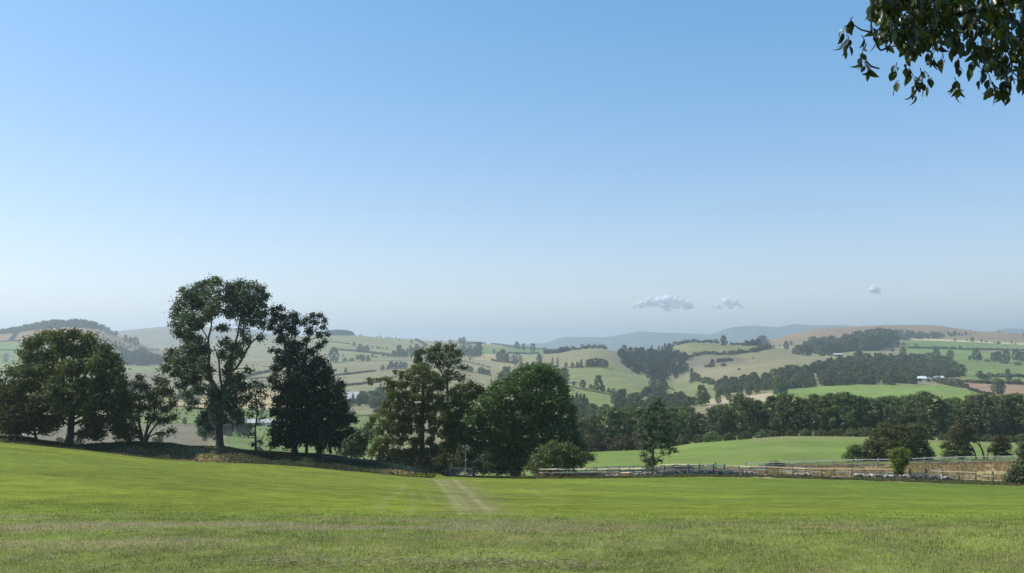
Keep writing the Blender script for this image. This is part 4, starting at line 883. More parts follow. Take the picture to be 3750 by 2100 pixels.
# electricity pole behind the gate
pb = gp(1706, 128.5, 1740)
e = empty("utility_pole", pb); tag(e, "short weathered wooden pole with white insulators rising behind the gate", "pole")
ptop = at(1703, 1630, 128.5)[2] - pb[2]
mb = MB(); tube(mb, [(0, 0, -.4), (-.02, 0, ptop * .5), (-.06, 0, ptop)], [0.11, 0.10, 0.085], 10); obj("pole_shaft", mb.mesh("pole_shaft", [M['palebark']], True), e)
mb = MB(); box(mb, (-.4, -.14, ptop - .33), (.25, -.14, ptop - .3), 0.07, 0.07); obj("crossarm", mb.mesh("crossarm", [M['darkpost']]), e)
for dx, dz in ((-.36, -.3), (.22, -.25), (0.0, -2.3)):
    mb = MB(); tube(mb, [(dx, -.17, ptop + dz), (dx, -.17, ptop + dz + .07), (dx, -.17, ptop + dz + .14), (dx, -.17, ptop + dz + .22)], [0.05, 0.085, 0.05, 0.07], 8)
    obj("insulator", mb.mesh("insulator", [M['porcelain']], True), e)
# ruined dry stone wall
m_, nt, b = mat_new("wall_stone")
at_ = N(nt, "ShaderNodeAttribute", attribute_name="Col")
n1 = noise(nt, 9, 5, 0.65, geo_pos(nt))
nt.links.new(mixc(nt, 1.0, at_.outputs["Color"], mixc(nt, ramp(nt, n1, 0.3, 0.7), (0.6, 0.6, 0.62), (1.25, 1.2, 1.15)), 'MULTIPLY'), b.inputs["Base Color"])
b.inputs["Roughness"].default_value = 0.95
M['stone'] = m_
def stone(mb, c, s, colr):
    v = np.array([(x, y, z) for x in (-1, 1) for y in (-1, 1) for z in (-1, 1)], float) * 0.5
    v = v + (rng.random((8, 3)) - .5) * 0.38
    an = rng.normal(size=3) * 0.35
    R = np.array([[math.cos(an[0]), -math.sin(an[0]), 0], [math.sin(an[0]), math.cos(an[0]), 0], [0, 0, 1]]) @ np.array([[math.cos(an[1]), 0, math.sin(an[1])], [0, 1, 0], [-math.sin(an[1]), 0, math.cos(an[1])]])
    mb.add((v * s) @ R.T + c, [[0, 1, 3, 2], [4, 6, 7, 5], [0, 4, 5, 1], [2, 3, 7, 6], [0, 2, 6, 4], [1, 5, 7, 3]], 0, colr)
w0 = gp(2600, 126, 1745)
mb = MB()
px = 2205.0
while px < 3640:
    Yw = 125.7 + 0.25 * math.sin(px / 90)
    hgt = 0.08 + 0.42 * float(sstep(0.36, 0.62, vnoise(px / 70.0, 3.1, 5)))
    if 2330 < px < 2660: hgt = max(hgt, 0.5)
    if px < 2300 or px > 3560: hgt *= 0.55
    z = 0.05
    while z < hgt:
        sx, sy, sz = 0.2 + 0.3 * rng.random(), 0.3 + 0.2 * rng.random(), 0.12 + 0.17 * rng.random()
        base = gp(px + rng.random() * 8, Yw + (rng.random() - .5) * 0.5, 1745)
        g = rng.random()
        cc = np.array([0.26, 0.24, 0.215]) * (0.4 + 1.0 * g) if g < 0.86 else np.array([0.50, 0.48, 0.45])
        stone(mb, base + [0, 0, z] - w0, np.array([sx, sy, sz]), cc)
        z += sz * 0.75
    px += 5.5
o = obj("stone_wall", mb.mesh("stone_wall", [M['stone']])); o.location = Vector(w0)
tag(o, "tumbled grey dry stone wall half sunk in weeds below the rail fence", "wall")

# ------------------------------------------------------------------ tree kinds for the middle distance and the hills
def proto(kind, n_leaf, leaf, seed):
    """unit-height tree: (trunk MB, crown MB)"""
    rg = np.random.default_rng(seed)
    tb, cb = MB(), MB()
    if kind in ('round', 'oval', 'wide', 'sparse', 'dome'):
        rad = {'round': 0.42, 'dome': 0.52, 'oval': 0.30, 'wide': 0.58, 'sparse': 0.36}[kind]
        zlo = {'round': 0.14, 'dome': 0.0, 'oval': 0.10, 'wide': 0.16, 'sparse': 0.2}[kind]
        nl = 26
        C = []; 
        for i in range(nl):
            z = zlo + (1 - zlo) * (i + rg.random()) / nl
            prof = math.sin(math.pi * min(1, max(0, ((z - zlo) / (1 - zlo)) ** 0.75 * 0.93 + 0.07))) ** 0.6
            r = rad * prof * (0.55 + 0.45 * rg.random()); a = i * 2.4 + rg.random()
            C.append((math.cos(a) * r * .8, math.sin(a) * r * .8, min(z, 0.9)))
        C = np.array(C)
        sub = []
        for c in C:
            ns = 9 if kind != 'sparse' else 6
            d = unit(rg.normal(size=(ns, 3)))
            sub.append(c + d * (0.07 + 0.05 * rg.random((ns, 1))) * (rad / 0.42))
        S = np.concatenate(sub); S[:, 2] = np.clip(S[:, 2], zlo, 0.965)
        per = max(2, n_leaf // len(S))
        leaves(cb, S, np.full(len(S), 0.055 * (rad / 0.42)) * (0.6 + 0.8 * rg.random(len(S))), per, leaf, 0, rg=rg)
        tube(tb, [(0, 0, -0.04), (0.005, 0, 0.15), (-0.01, 0.01, 0.4), (0, 0, 0.75)], [0.034, 0.026, 0.02, 0.006], 6)
        for c in C[::3]: tube(tb, [(0, 0, 0.18), c * [.5, .5, .7], c], [0.014, 0.009, 0.004], 4)
    elif kind in ('conifer', 'spire'):
        rad = 0.2 if kind == 'conifer' else 0.11
        nl = 70; i = np.arange(nl); z = 0.05 + 0.93 * (i / nl); r = rad * (1 - z) ** 0.8 + 0.008
        a = i * 2.4
        S = []
        for q in (0.35, 0.75, 1.0): S.append(np.stack([np.cos(a) * r * q, np.sin(a) * r * q, z - r * q * 0.25], -1))
        S = np.concatenate(S)
        leaves(cb, S, 0.025 + 0.02 * rg.random(len(S)), max(2, n_leaf // len(S)), leaf, 0, rg=rg, up=-0.1)
        tube(tb, [(0, 0, -0.04), (0, 0, 0.5), (0, 0, 0.97)], [0.022, 0.014, 0.003], 5)
    elif kind == 'bush':
        nl = 60
        d = unit(rg.normal(size=(nl, 3))); d[:, 2] = np.abs(d[:, 2])
        S = d * [0.62, 0.62, 0.80] * (0.45 + 0.5 * rg.random((nl, 1))) + [0, 0, 0.05]
        leaves(cb, S, np.full(nl, 0.16), max(3, n_leaf // nl), leaf, 0, rg=rg)
        tube(tb, [(0, 0, -0.05), (0, 0, .4)], [0.04, 0.02], 5)
    return tb, cb
HI = {k: [proto(k, 6500 if k != 'bush' else 3000, 0.034 if k != 'bush' else 0.09, 100 + i * 7 + len(k)) for i in range(3)] for k in ('round', 'oval', 'dome', 'bush', 'conifer')}
LO = {k: [proto(k, n_, s_, 300 + i * 5 + len(k)) for i in range(3)] for k, n_, s_ in (('round', 1700, .075), ('dome', 2000, .085), ('oval', 1300, .065), ('wide', 1500, .085), ('sparse', 700, .06), ('conifer', 900, .055), ('spire', 700, .045), ('bush', 600, .17))}
_mc = {}
def rotz(a): c, s = math.cos(a), math.sin(a); return np.array([[c, -s, 0], [s, c, 0], [0, 0, 1.]])
def lo_mesh(kind, v, mat):
    k = (kind, v, mat)
    if k not in _mc:
        mb = MB(); t, c = LO[kind][v]; mb.addmb(c, dm=0); mb.addmb(t, dm=1)
        _mc[k] = mb.mesh("tree", [M[mat], M['bark']])
    return _mc[k]
def hi_mesh(kind, v, mat):
    k = ('hi', kind, v, mat)
    if k not in _mc:
        t, c = HI[kind][v]; _mc[k] = (t.mesh("trunk", [M['bark']], True), c.mesh("crown", [M[mat]]))
    return _mc[k]
NAME = {'dome': 'broadleaf_tree', 'round': 'broadleaf_tree', 'oval': 'broadleaf_tree', 'wide': 'broadleaf_tree', 'sparse': 'sparse_tree', 'conifer': 'conifer_tree', 'spire': 'conifer_tree', 'bush': 'bush'}
def place(kind, p, h, w=1.0, mat='far', label="", group=None, hi=False, sink=0.03):
    v = int(rng.integers(0, 3)); a = rng.random() * 6.28
    cat = 'bush' if kind == 'bush' else 'tree'
    nm_ = 'small_broadleaf_tree' if (NAME[kind] == 'broadleaf_tree' and h < 8.5) else NAME[kind]  # low broadleaf trees, named apart by height alone
    if hi:
        tm, cm = hi_mesh(kind, v, mat)
        e = empty(nm_, p)
        obj("trunk", tm, e); obj("crown", cm, e)
    else:
        e = obj(nm_, lo_mesh(kind, v, mat)); e.location = Vector(p)
    e.location.z -= h * sink
    e.rotation_euler = (0, 0, a); e.scale = (h * w, h * w, h)
    tag(e, label, cat, group)
    return e
ORD = "first second third fourth fifth sixth seventh eighth ninth tenth eleventh twelfth thirteenth fourteenth fifteenth sixteenth seventeenth eighteenth nineteenth twentieth".split()
def ordn(i):
    if i < 20: return ORD[i]
    t = {20: "twenty", 30: "thirty", 40: "forty"}[(i // 10) * 10 if i % 10 != 9 or i > 48 else (i // 10) * 10]
    return t + "-" + ORD[i % 10] if i % 10 != 9 else {29: "thirtieth", 39: "fortieth", 49: "fiftieth"}[i]

# the wooded belt behind the field: front row, each crown top read from the photograph
belt = [(2125,1545,'round'),(2180,1508,'round'),(2235,1490,'oval'),(2290,1496,'round'),(2345,1500,'oval'),(2392,1515,'oval'),(2450,1500,'round'),(2505,1488,'round'),(2560,1496,'oval'),(2610,1478,'round'),(2665,1478,'oval'),(2720,1452,'round'),(2775,1450,'round'),(2830,1462,'oval'),(2880,1458,'round'),(2935,1452,'oval'),(2990,1444,'round'),(3038,1442,'oval'),(3090,1447,'round'),(3135,1450,'oval'),(3185,1456,'round'),(3235,1450,'oval'),(3285,1438,'round'),(3340,1452,'oval'),(3395,1446,'round'),(3450,1452,'oval'),(3500,1446,'round'),(3555,1450,'oval'),(3610,1442,'round'),(3660,1448,'oval'),(3710,1440,'round'),(3765,1444,'oval')]
for i, (px, py, k) in enumerate(belt):
    Y_ = 304 + 10 * rng.random(); p = gp(px, Y_, 1610); py = py + (rng.random() - .55) * 40; h = at(px, py, Y_)[2] - p[2]
    place(k, p, h, (1.0 if k == 'round' else 1.25) * (0.85 + 0.35 * rng.random()), ('belt', 'belt', 'belt', 'bigsyc', 'far')[int(rng.integers(0, 5))], f"{ordn(i)} from the left in the front row of the wooded belt", "front row of the wooded belt", True)
for i in range(14):
    px = 2150 + i * 118 + rng.random() * 25; Y_ = 322 + 20 * rng.random(); p = gp(px, Y_, 1610)
    py = np.interp(px, [2100, 2300, 2600, 2800, 3300, 3800], [1520, 1492, 1480, 1455, 1446, 1442]) + (rng.random() - .5) * 16
    place(random.choice(['round', 'oval']), p, at(px, py, Y_)[2] - p[2], 1.25, 'belt', "tree half hidden behind the front row of the wooded belt", "back row of the wooded belt", True)
for i in range(30):
    px = 2105 + i * 56 + rng.random() * 20; Y_ = 292 + 6 * rng.random(); p = gp(px, Y_, 1620)
    hb = (70 if px < 2360 else 36) * (0.8 + 0.4 * rng.random()) * Y_ / F
    place('bush', p, hb, 1.2 if px > 2360 else 0.9, 'brown' if (px < 2350 or 2520 < px < 2660) else 'olive' if i % 3 else 'belt', f"{ordn(i)} from the left of the low bushes along the belt's foot", "low bushes along the foot of the wooded belt", True)
place('bush', gp(2610, 288, 1600), 4.2, 1.3, 'larch', "yellow-brown bush beside the lone slender tree at the belt's foot", None, True)
place('bush', gp(2842, 142, 1700), 1.5, 2.2, 'olive', "low round bramble bush behind the start of the long grey fence", None, True)
place('bush', gp(2480, 141, 1700), 1.4, 1.8, 'brown', "low brown bramble behind the rising fence near the lone slender tree", None, True)
place('bush', gp(2520, 143, 1700), 1.2, 1.6, 'olive', "low olive bramble touching the brown one behind the rising fence", None, True)

# trees and hedges on the hills.  Each list is in the pixels of one enlarged view: (x, foot y, height, kind[, width])
def spot(o, x, y, h): 
    ox, oy, s = o
    return ox + x / s, oy + y / s, h / s
def far_list(o, items, phrase, group, mat='far', ymin=330, hi=False, ymax=3500):
    items = sorted(items, key=lambda q: q[0])
    for i, it in enumerate(items):
        px, py, hp = spot(o, *it[:3]); kind = it[3] if len(it) > 3 else 'round'; w = it[4] if len(it) > 4 else 1.0
        p = hit(px, py, ymin, ymax); h = hp * p[1] / F
        nm = "tree" if kind != 'bush' else 'bush'
        lab = f"{ordn(i)} {'in' if phrase.startswith('the ') else 'of'} {phrase}, counted from the left" if len(items) > 1 else phrase
        place(kind, p, h, w, it[5] if len(it) > 5 else mat, lab, group if len(items) > 1 else None, hi)
V4 = (1160, 1160, 4.025)
far_list(V4, [(250,682,235,'round',.9)], "big pale tree starting the hedge beyond the dense dark tree", None)
far_list(V4, [(390,597,48,'oval')], "tiny lone tree in the pale field under the hilltop wood", None)
far_list(V4, [(415,662,62,'bush'),(510,657,60,'bush'),(600,645,80),(650,640,85),(680,660,95),(755,662,98),(825,612,64),(880,612,32,'bush')], "the hedgerow trees on the tan hillside", "hedgerow trees on the tan hillside")
far_list(V4, [(550,442,70),(605,522,80),(640,520,118,'round',.95),(690,525,80),(740,525,106)], "the clump of dark trees below the hilltop wood", "dark clump below the hilltop wood")
far_list(V4, [(820,472,36),(885,476,38),(918,478,36),(980,480,22,'bush'),(1030,486,36)], "the little trees spaced along a bare hedge line", "little trees along a bare hedge line")
far_list(V4, [(945,560,40,'bush',1.4),(880,555,44,'bush',1.3),(985,602,66),(1050,602,62),(1130,602,105),(1215,602,190,'round',.85),(1270,600,120),(1325,598,80),(1390,590,70)], "the dark tree group beside the loose leafy tree", "dark tree group on the hillside")
far_list(V4, [(1380,565,150,'conifer',1.5),(1330,540,70),(1470,525,128),(1430,560,80),(1500,560,70)], "the bluish group with one conifer", "bluish group with one conifer")
far_list(V4, [(640,297,34),(685,292,28,'sparse'),(895,307,24,'bush'),(945,312,38),(1023,327,32),(1065,332,32),(1110,332,34,'sparse'),(1170,332,30),(1298,342,22),(1390,348,30),(1395,402,52),(1450,352,22,'bush',1.5),(1765,357,34,'conifer'),(560,288,20,'bush'),(1215,355,30,'bush')], "the small windblown trees on the skyline ridge", "small trees on the skyline ridge")
far_list(V4, [(1965,412,72,'round'),(2110,410,95),(2160,418,115,'round',.9),(2050,425,40,'bush')], "the trees on the skyline's tan knoll", "trees on the skyline knoll")
far_list(V4, [(2180,590,110),(2240,595,130),(2290,602,120),(2340,600,160),(2395,602,230,'round',.75),(2460,600,60,'spire')], "the tall dark group past the loose tree", "tall dark group")
far_list(V4, [(970,797,80),(1050,782,70),(1100,780,120),(1170,778,108),(1235,772,110),(1300,772,100)], "the row of round trees behind the larch", "row of round trees behind the larch")
far_list(V4, [(425,862,105,'oval')], "lone egg-shaped tree on the thin hedge right of the dense dark tree", None)
far_list(V4, [(2235,818,80),(2275,828,92),(2390,838,88,'oval'),(2425,850,105),(2460,855,90),(2500,862,84),(2540,868,90,'oval')], "the clipped row of small mid-slope trees", "row of small trees in mid slope")
far_list(V4, [(2260,650,48),(2190,655,20,'bush'),(2300,675,20,'bush'),(2385,700,22,'bush'),(2450,722,18,'bush'),(2540,745,18,'bush')], "the tiny bushes along the thin sloping hedge", "tiny bushes on the thin sloping hedge")
V6 = (1800, 1160, 3.68)
far_list(V6, [(170,860,30,'bush'),(250,418,34,'bush'),(340,442,105),(375,440,50),(430,458,100,'oval',1.2),(560,482,122),(715,445,38,'bush',1.4)], "the trees standing along the green ridge field", "trees along the green ridge field")
far_list(V6, [(30,502,62),(100,600,130),(150,605,165,'round',.9),(210,615,120),(290,640,120,'sparse'),(345,642,165,'sparse',1.2),(400,640,90,'sparse')], "the big trees below the green ridge field", "big trees below the green ridge field")
far_list(V6, [(645,650,150,'oval',1.2)], "very dark egg-shaped tree just above the biggest sycamore", None)
far_list(V6, [(822,685,140,'spire',1.3),(892,690,140,'spire',1.3)], "the two narrow upright conifers above the biggest sycamore", "two narrow upright conifers")
far_list(V6, [(400,690,70),(480,690,80),(560,690,80),(770,690,60),(850,690,40,'bush',1.5),(1005,693,70),(1090,693,75),(1160,690,80),(1208,692,118,'conifer',1.5),(1300,692,110),(1350,690,125),(1410,692,132),(1460,690,120),(1500,692,125),(1545,690,100)], "the tree line under the round tan hill", "tree line under the round tan hill")
far_list(V6, [(985,900,220,'oval',1.2),(930,900,200)], "the two pale trees close behind the sycamore", "two pale trees behind the biggest sycamore", 'belt')
far_list(V6, [(200,910,240),(130,930,180)], "the two pale trees peeping over the biggest sycamore", "two pale trees over the biggest sycamore", 'belt')
far_list(V6, [(1108,938,62),(1232,978,118,'round',1.0),(1335,985,70),(1375,993,66)], "the round trees on the dark sloping hedge", "smaller trees on the dark sloping hedge")
far_list(V6, [(1440,1018,228,'round',.72),], "tallest tree on the dark sloping hedge, with two-tiered crown", None)
far_list(V6, [(1500,1024,90),(1580,1035,65),(1645,1060,95,'sparse',1.2),(1620,1050,60)], "the thin trees down the dark sloping hedge", "thin trees at the lower end of the hedge")
far_list(V6, [(2030,1108,105,'oval',1.3),(1790,1065,95),(1765,1062,80)], "the dark single trees by the valley wood", "dark single trees by the valley wood")
far_list(V6, [(1100,1245,190,'conifer',1.2),(1150,1245,225,'conifer',1.2),(1200,1248,215,'conifer',1.2),(1250,1248,210,'conifer',1.2),(1290,1250,160,'conifer',1.3),(1320,1252,90,'conifer',1.4)], "the block of dark conifers behind the biggest sycamore", "block of dark conifers", 'conifer')
far_list(V6, [(1790,465,128,'round',1.0),(1940,470,120,'oval'),(1860,478,60),(2105,470,85),(2020,480,40,'bush')], "the tall trees above the dark plantation", "tall trees above the dark plantation", ymax=2000)
V7 = (2400, 1160, 3.68)
far_list(V7, [(920,405,148,'round',.9)], "lone rounded tree on the skyline of the tan hill, against blue mountains", None)
far_list(V7, [(1765,455,125,'round',.85)], "lone dark ball-shaped tree on the pale brow before the moor", None)
far_list(V7, [(1830,392,62),(1680,402,26,'bush')], "the small pair behind the ball-shaped tree", "pair behind the ball-shaped tree")
far_list(V7, [(770,682,105),(740,685,70,'bush'),(690,688,40,'bush',1.4),(870,620,60,'bush',1.4),(930,610,60,'bush',1.5),(1000,600,60,'bush',1.4),(920,668,52,'bush',1.3),(1130,720,32,'bush'),(1320,572,26,'bush'),(1130,530,18,'bush')], "the gorse and thorn bushes in the rough dip", "bushes in the rough dip", 'hedge')
far_list(V7, [(490,895,215,'spire',1.8),(530,880,130),(580,880,110),(640,880,90,'bush',1.3),(700,895,100,'bush',1.4),(760,915,90,'bush',1.3)], "the spire-topped group below the tan slope", "group with a tall spire")
far_list(V7, [(620,1205,290,'round',.8),(680,1190,180),(520,1210,130,'round',1.2),(450,1220,140)], "the broad dark trees in the valley bottom", "broad dark trees in the valley bottom", 'belt')
far_list(V7, [(845,1175,125,'oval',1.4),(990,1138,115,'round',1.1),(1140,1115,140,'oval',1.4),(1260,1065,120,'round',1.1),(1375,1045,125,'round',1.1)], "the round trees with shadows along the straw field", "round trees along the straw field")
far_list(V7, [(1650,1065,260,'round',.95),(1740,1060,120)], "the pair at the bright green field's corner", "largest trees at the green field corner", 'belt')
VR = (3000, 1160, 3.435)
far_list(VR, [(1650,560,145,'oval',1.3)], "lone egg-shaped tree in the upper green field", None)
far_list(VR, [(1475,540,135,'round',1.0)], "broad tree at the upper edge of the valley wood beside the egg-shaped tree", None)
far_list(VR, [(1895,555,60),(1975,560,165,'round',.95),(2020,560,90),(2110,568,48,'bush')], "the open cluster in the upper green field", "wide tree and small neighbours")
far_list(VR, [(2200,570,120),(2260,575,140),(2350,590,170,'round',.9),(2330,595,70,'bush'),(2480,560,140,'round',1.0),(2545,570,130),(2500,615,50,'bush',1.5)], "the heavy trees ending the upper green field", "heavy trees of the upper green field")
far_list(VR, [(1060,370,50,'conifer',2),(1210,385,50,'conifer',1.6),(1575,400,30,'bush'),(1680,402,36,'bush',1.3),(1770,402,40),(1240,390,40,'conifer',1.5)], "the little trees in the top field's hedge", "little trees in the top hedge")
far_list(VR, [(1250,292,62),(1290,292,50),(1080,300,56,'bush',1.4),(1710,312,42),(1860,315,40,'sparse'),(1925,322,64),(2045,325,42),(2100,325,26,'bush'),(2200,335,20,'bush'),(2255,342,36,'bush',1.2),(2425,345,34),(2470,350,20,'bush')], "the small trees along the pale lane", "small trees along the pale lane")
far_list(VR, [(1850,240,48),(1900,225,20,'bush'),(1960,215,18,'bush'),(2265,196,20,'bush',1.5),(2570,240,34)], "the few dots of trees on the moor's shoulder", "dots of trees on the moor")
far_list(VR, [(2030,790,110,'round',1.1),(2110,790,60,'bush',1.5),(2370,740,80,'round',1.2),(2390,820,90,'round',1.2),(2500,850,80,'bush',1.5)], "the trees on the hedges by the ploughed field", "trees on the hedges by the ploughed field")
far_list(VR, [(2240,985,220,'sparse',1.0,'belt'),(2290,985,200,'oval',1.1,'belt'),(2200,985,150,'sparse',1.0,'belt')], "the tall loose trees by the ploughed field", "tall loose trees before the ploughed field")
far_list(VR, [(1060,550,180,'oval',1.1,'belt'),(920,450,70),(900,560,100,'round',1.1),(740,590,95,'oval',1.2),(850,590,90)], "the separate trees above the valley wood", "separate trees above the valley wood")
V1 = (0, 960, 3.607)
far_list(V1, [(1655,1068,100,'round',.8),(1720,1080,90),(1790,1110,120,'oval',1.4),(1430,960,100,'round',.8),(1530,985,75,'round',1.1),(1480,970,60)], "the dark trees trailing off the hilltop wood", "dark trees trailing off the hilltop wood")
far_list(V1, [(1370,1040,42),(1420,1058,45),(1525,1080,42),(1580,1095,46),(1630,1112,38),(1725,1140,36),(1780,1155,30),(1690,1130,26,'bush')], "the thorn trees down the left tan hill", "line of thorn trees down the tan hill", 'hedge')
far_list(V1, [(75,1345,140,'sparse',1.0),(2010,1160,18,'bush',2),(2080,1165,28,'bush',1.6)], "the scattered trees in the left valley fields", "scattered trees in the left valley")
V2 = (0, 1300, 2.576)
far_list(V2, [(1740,660,66,'round',1.0),(1590,650,66,'round',1.1),(1670,640,16,'bush',1.5)], "the round trees in the pale green valley field", "round trees in the valley field")
far_list(V2, [(2480,545,75,'round',1.0),(2410,540,60)], "the trees beside the gold stubble by the ash", "trees beside the gold stubble")
far_list(V2, [(560,850,85,'bush',1.0),(740,850,75,'bush'),(1240,800,170,'oval',1.1,'willow'),(1480,830,90,'bush',.9,'willow'),(2440,905,50,'bush',1.2)], "the pale bushes low behind the shaded bank", "pale bushes low behind the bank")
VB = (1150, 1380, 4.81)
far_list(VB, [(690,670,95,'bush',1.0),(620,665,80,'bush'),(1080,640,90,'bush',.9)], "the rounded bushes in the field below the barn", "rounded bushes below the barn")

WOOD = MB()
# dense woods: separate crowns where the photograph shows them
def fill(o, poly, n, hr, kinds, label, group, mat='far', wr=(1.05, 1.45), ymin=330, ymax=3600, stuff=False, hi=False, mind=0.0, hf=None, extra=0):
    n += extra
    ox, oy, s = o
    pp = [(ox + x / s, oy + y / s) for x, y in poly]
    xs = [q[0] for q in pp]; ys = [q[1] for q in pp]; out = []; tries = 0
    while len(out) < n and tries < n * 80:
        tries += 1
        px = xs and min(xs) + rng.random() * (max(xs) - min(xs)); py = min(ys) + rng.random() * (max(ys) - min(ys))
        if not inpoly(np.array(px), np.array(py), pp): continue
        if mind and any(abs(px - a) < mind and abs(py - b) < mind * .5 for a, b in out): continue
        out.append((px, py))
    out.sort(key=lambda q: -q[1]); nind = len(out) - extra
    mb = MB(); p00 = None
    for i_, (px, py) in enumerate(out):
        p = hit(px, py, ymin, ymax); hp = (hr[0] + rng.random() * (hr[1] - hr[0])) / s
        if hf: hp *= hf(px)
        h = hp * p[1] / F; k = random.choice(kinds); w = wr[0] + rng.random() * (wr[1] - wr[0])
        if not stuff and i_ < nind: place(k, p, h, w, mat, label, group, hi, 0.13)
        elif not stuff:
            for part, dm in ((1, 0), (0, 1)):
                WOOD.addmb(LO[k][int(rng.integers(0, 3))][part], rotz(rng.random() * 6.28) * np.array([[w, w, 1]]).T, h, p - [0, 0, 0.13 * h], dm, (rng.random() - .5) * 0.3)
        else:
            if p00 is None: p00 = p
            for part, dm in ((1, 0), (0, 1)):
                q = LO[k][int(rng.integers(0, 3))][part]
                mb.addmb(q, rotz(rng.random() * 6.28) * np.array([[w, w, 1]]).T, h, p - p00 - [0, 0, 0.03 * h], dm, (rng.random() - .5) * 0.3)
    if stuff:
        o_ = obj("woodland", mb.mesh("woodland", [M[mat], M['bark']])); o_.location = Vector(p00)
        tag(o_, label, "woodland", None, "stuff")
BL = ['dome', 'dome', 'dome', 'round']
fill(V7, [(0,470),(140,440),(400,590),(430,800),(150,870),(-30,880),(-180,840),(-400,680),(-480,560),(-300,520)], 150, (90, 130), ['conifer', 'round', 'oval'], "dark dense plantation filling the fold between two tan hills", None, 'conifer', stuff=True, wr=(1.1, 1.6))
fill(V7, [(230,620),(400,560),(300,640),(230,700)], 6, (70, 100), ['round', 'oval'], "tree at the upper rim of the dark plantation", "trees on the plantation's rim")
fill(V6, [(2030,960),(2100,900),(2300,900),(2370,1040),(2250,1090),(2080,1090)], 9, (110, 160), BL, "tree in the copse at the foot of the dark plantation", "copse at the foot of the plantation", mind=12)
fill(V6, [(1650,1240),(1720,1130),(1960,1120),(1980,1260),(1800,1340),(1650,1330)], 10, (130, 190), BL, "dark crowded tree in the valley copse by the dark sloping hedge", "valley copse by the sloping hedge", mind=16)
fill(V6, [(2000,1180),(2250,1100),(2560,1110),(2700,1180),(2600,1260),(2400,1300),(2050,1300)], 16, (95, 135), BL, "dark tree in the wood that fills the valley bottom", "wood filling the valley bottom", mind=10, extra=30)
fill(V7, [(820,960),(900,900),(1200,880),(1210,980),(1000,1070),(850,1090)], 12, (95, 130), BL, "tree in the lower end of the long valley wood", "lower end of the long valley wood", mind=11, extra=16)
fill(V7, [(1200,880),(1700,760),(2100,720),(2500,700),(2576,930),(1830,980),(1500,1010),(1230,1000)], 28, (90, 125), BL + ['conifer'], "tree in the middle of the long valley wood", "middle of the long valley wood", mind=11, extra=100)
fill(VR, [(0,860),(0,620),(500,560),(1000,600),(1500,560),(1780,760),(1560,790),(1150,860),(500,868)], 32, (105, 150), BL + ['conifer'], "tree in the upper end of the long valley wood", "upper end of the long valley wood", mind=11, extra=130)
fill(VR, [(1300,640),(1400,600),(1560,640),(1780,700),(1790,800),(1700,830),(1560,800)], 8, (130, 180), ['round', 'wide'], "big round tree beside the white-roofed farm", "round trees beside the farm", 'belt', mind=16)
fill(VR, [(-320,500),(0,500),(220,470),(560,440),(940,390),(940,330),(500,370),(0,400),(-300,450)], 60, (110, 170), BL, "dense mixed wood on the brow below the moor", None, stuff=True, hf=lambda px: 0.8 + 0.5 * float(np.interp(px, [2900, 3000, 3250], [0, .5, 1])))
fill(VR, [(940,300),(1240,290),(1500,282),(1650,275),(1850,240),(1700,235),(1300,240),(960,240)], 70, (55, 85), ['round', 'oval', 'conifer'], "hazy blue strip of wood under the moor", None, stuff=True, ymin=2300, hf=lambda px: float(np.interp(px, [3280, 3500, 3545], [1.1, .7, .35])))
fill(V1, [(0,955),(250,905),(600,868),(900,850),(1080,855),(1250,890),(1400,935),(1250,880),(1000,835),(600,850),(200,890),(0,930)], 190, (70, 110), ['conifer', 'round', 'oval', 'conifer', 'oval'], "hilltop wood of mixed conifers along the left skyline", None, stuff=True, ymin=2300, wr=(1.2, 1.7), hf=lambda px: float(np.interp(px, [0, 60, 200, 300, 400], [.7, .8, 1.15, 1.15, .8])))
fill(V4, [(90,282),(540,282),(520,268),(120,268)], 70, (85, 95), ['round', 'oval'], "smooth dark hilltop wood like a cap beside the half-bare tree", None, stuff=True, ymin=2700, hf=lambda px: max(.45, math.sqrt(max(0, 1 - ((px - 1240) / 64) ** 2))))
fill(V7, [(1150,395),(1520,400),(1500,380),(1180,380)], 26, (60, 150), ['conifer', 'round'], "small dark conifer wood on the skyline between tan hill and moor", None, 'conifer', stuff=True, wr=(1.3, 1.8), hf=lambda px: float(np.interp(px, [2710, 2760, 2790, 2815], [.35, .8, 1.0, .9])))
fill(V1, [(1580,1300),(1780,1250),(2100,1300),(2180,1380),(1900,1370),(1600,1390)], 40, (90, 150), BL, "blue-grey wood in the left valley behind the ash", None, stuff=True)
fill(VB, [(560,520),(980,520),(1150,480),(1300,520),(1250,560),(1020,580),(990,530)], 26, (120, 230), ['round', 'oval', 'conifer'], "dark mixed copse round the white-roofed barn", None, stuff=True)
fill(VB, [(760,450),(1300,400),(1300,500),(800,520)], 18, (180, 260), ['round', 'oval', 'conifer'], "taller trees behind the white-roofed barn", None, stuff=True)
fill(V2, [(1890,830),(2320,800),(2330,700),(2100,690),(1900,720)], 30, (80, 140), ['conifer', 'round'], "dark blue copse behind the trunk of the tall ash", None, 'conifer', stuff=True)
fill(V2, [(1180,340),(1900,380),(2200,400),(2200,460),(1700,480),(1200,400)], 40, (50, 80), BL, "line of woodland across the valley behind the tall ash", None, stuff=True)
fill((1240, 1200, 2.405), [(2050,720),(2400,740),(2400,800),(2100,830)], 8, (80, 120), BL, "dark tree at the near corner of the valley wood", "near corner of the valley wood", 'belt', mind=18)
fill(V4, [(2100,480),(2260,470),(2300,560),(2120,570)], 6, (60, 90), BL, "small tree in the scrub behind the loose leafy tree", "scrub behind the loose leafy tree", mind=5, extra=8)
far_list(VR, [(150,490,60,'bush',1.3),(40,500,50,'bush')], "the bushes at the foot of the brow wood", "bushes at the foot of the brow wood")

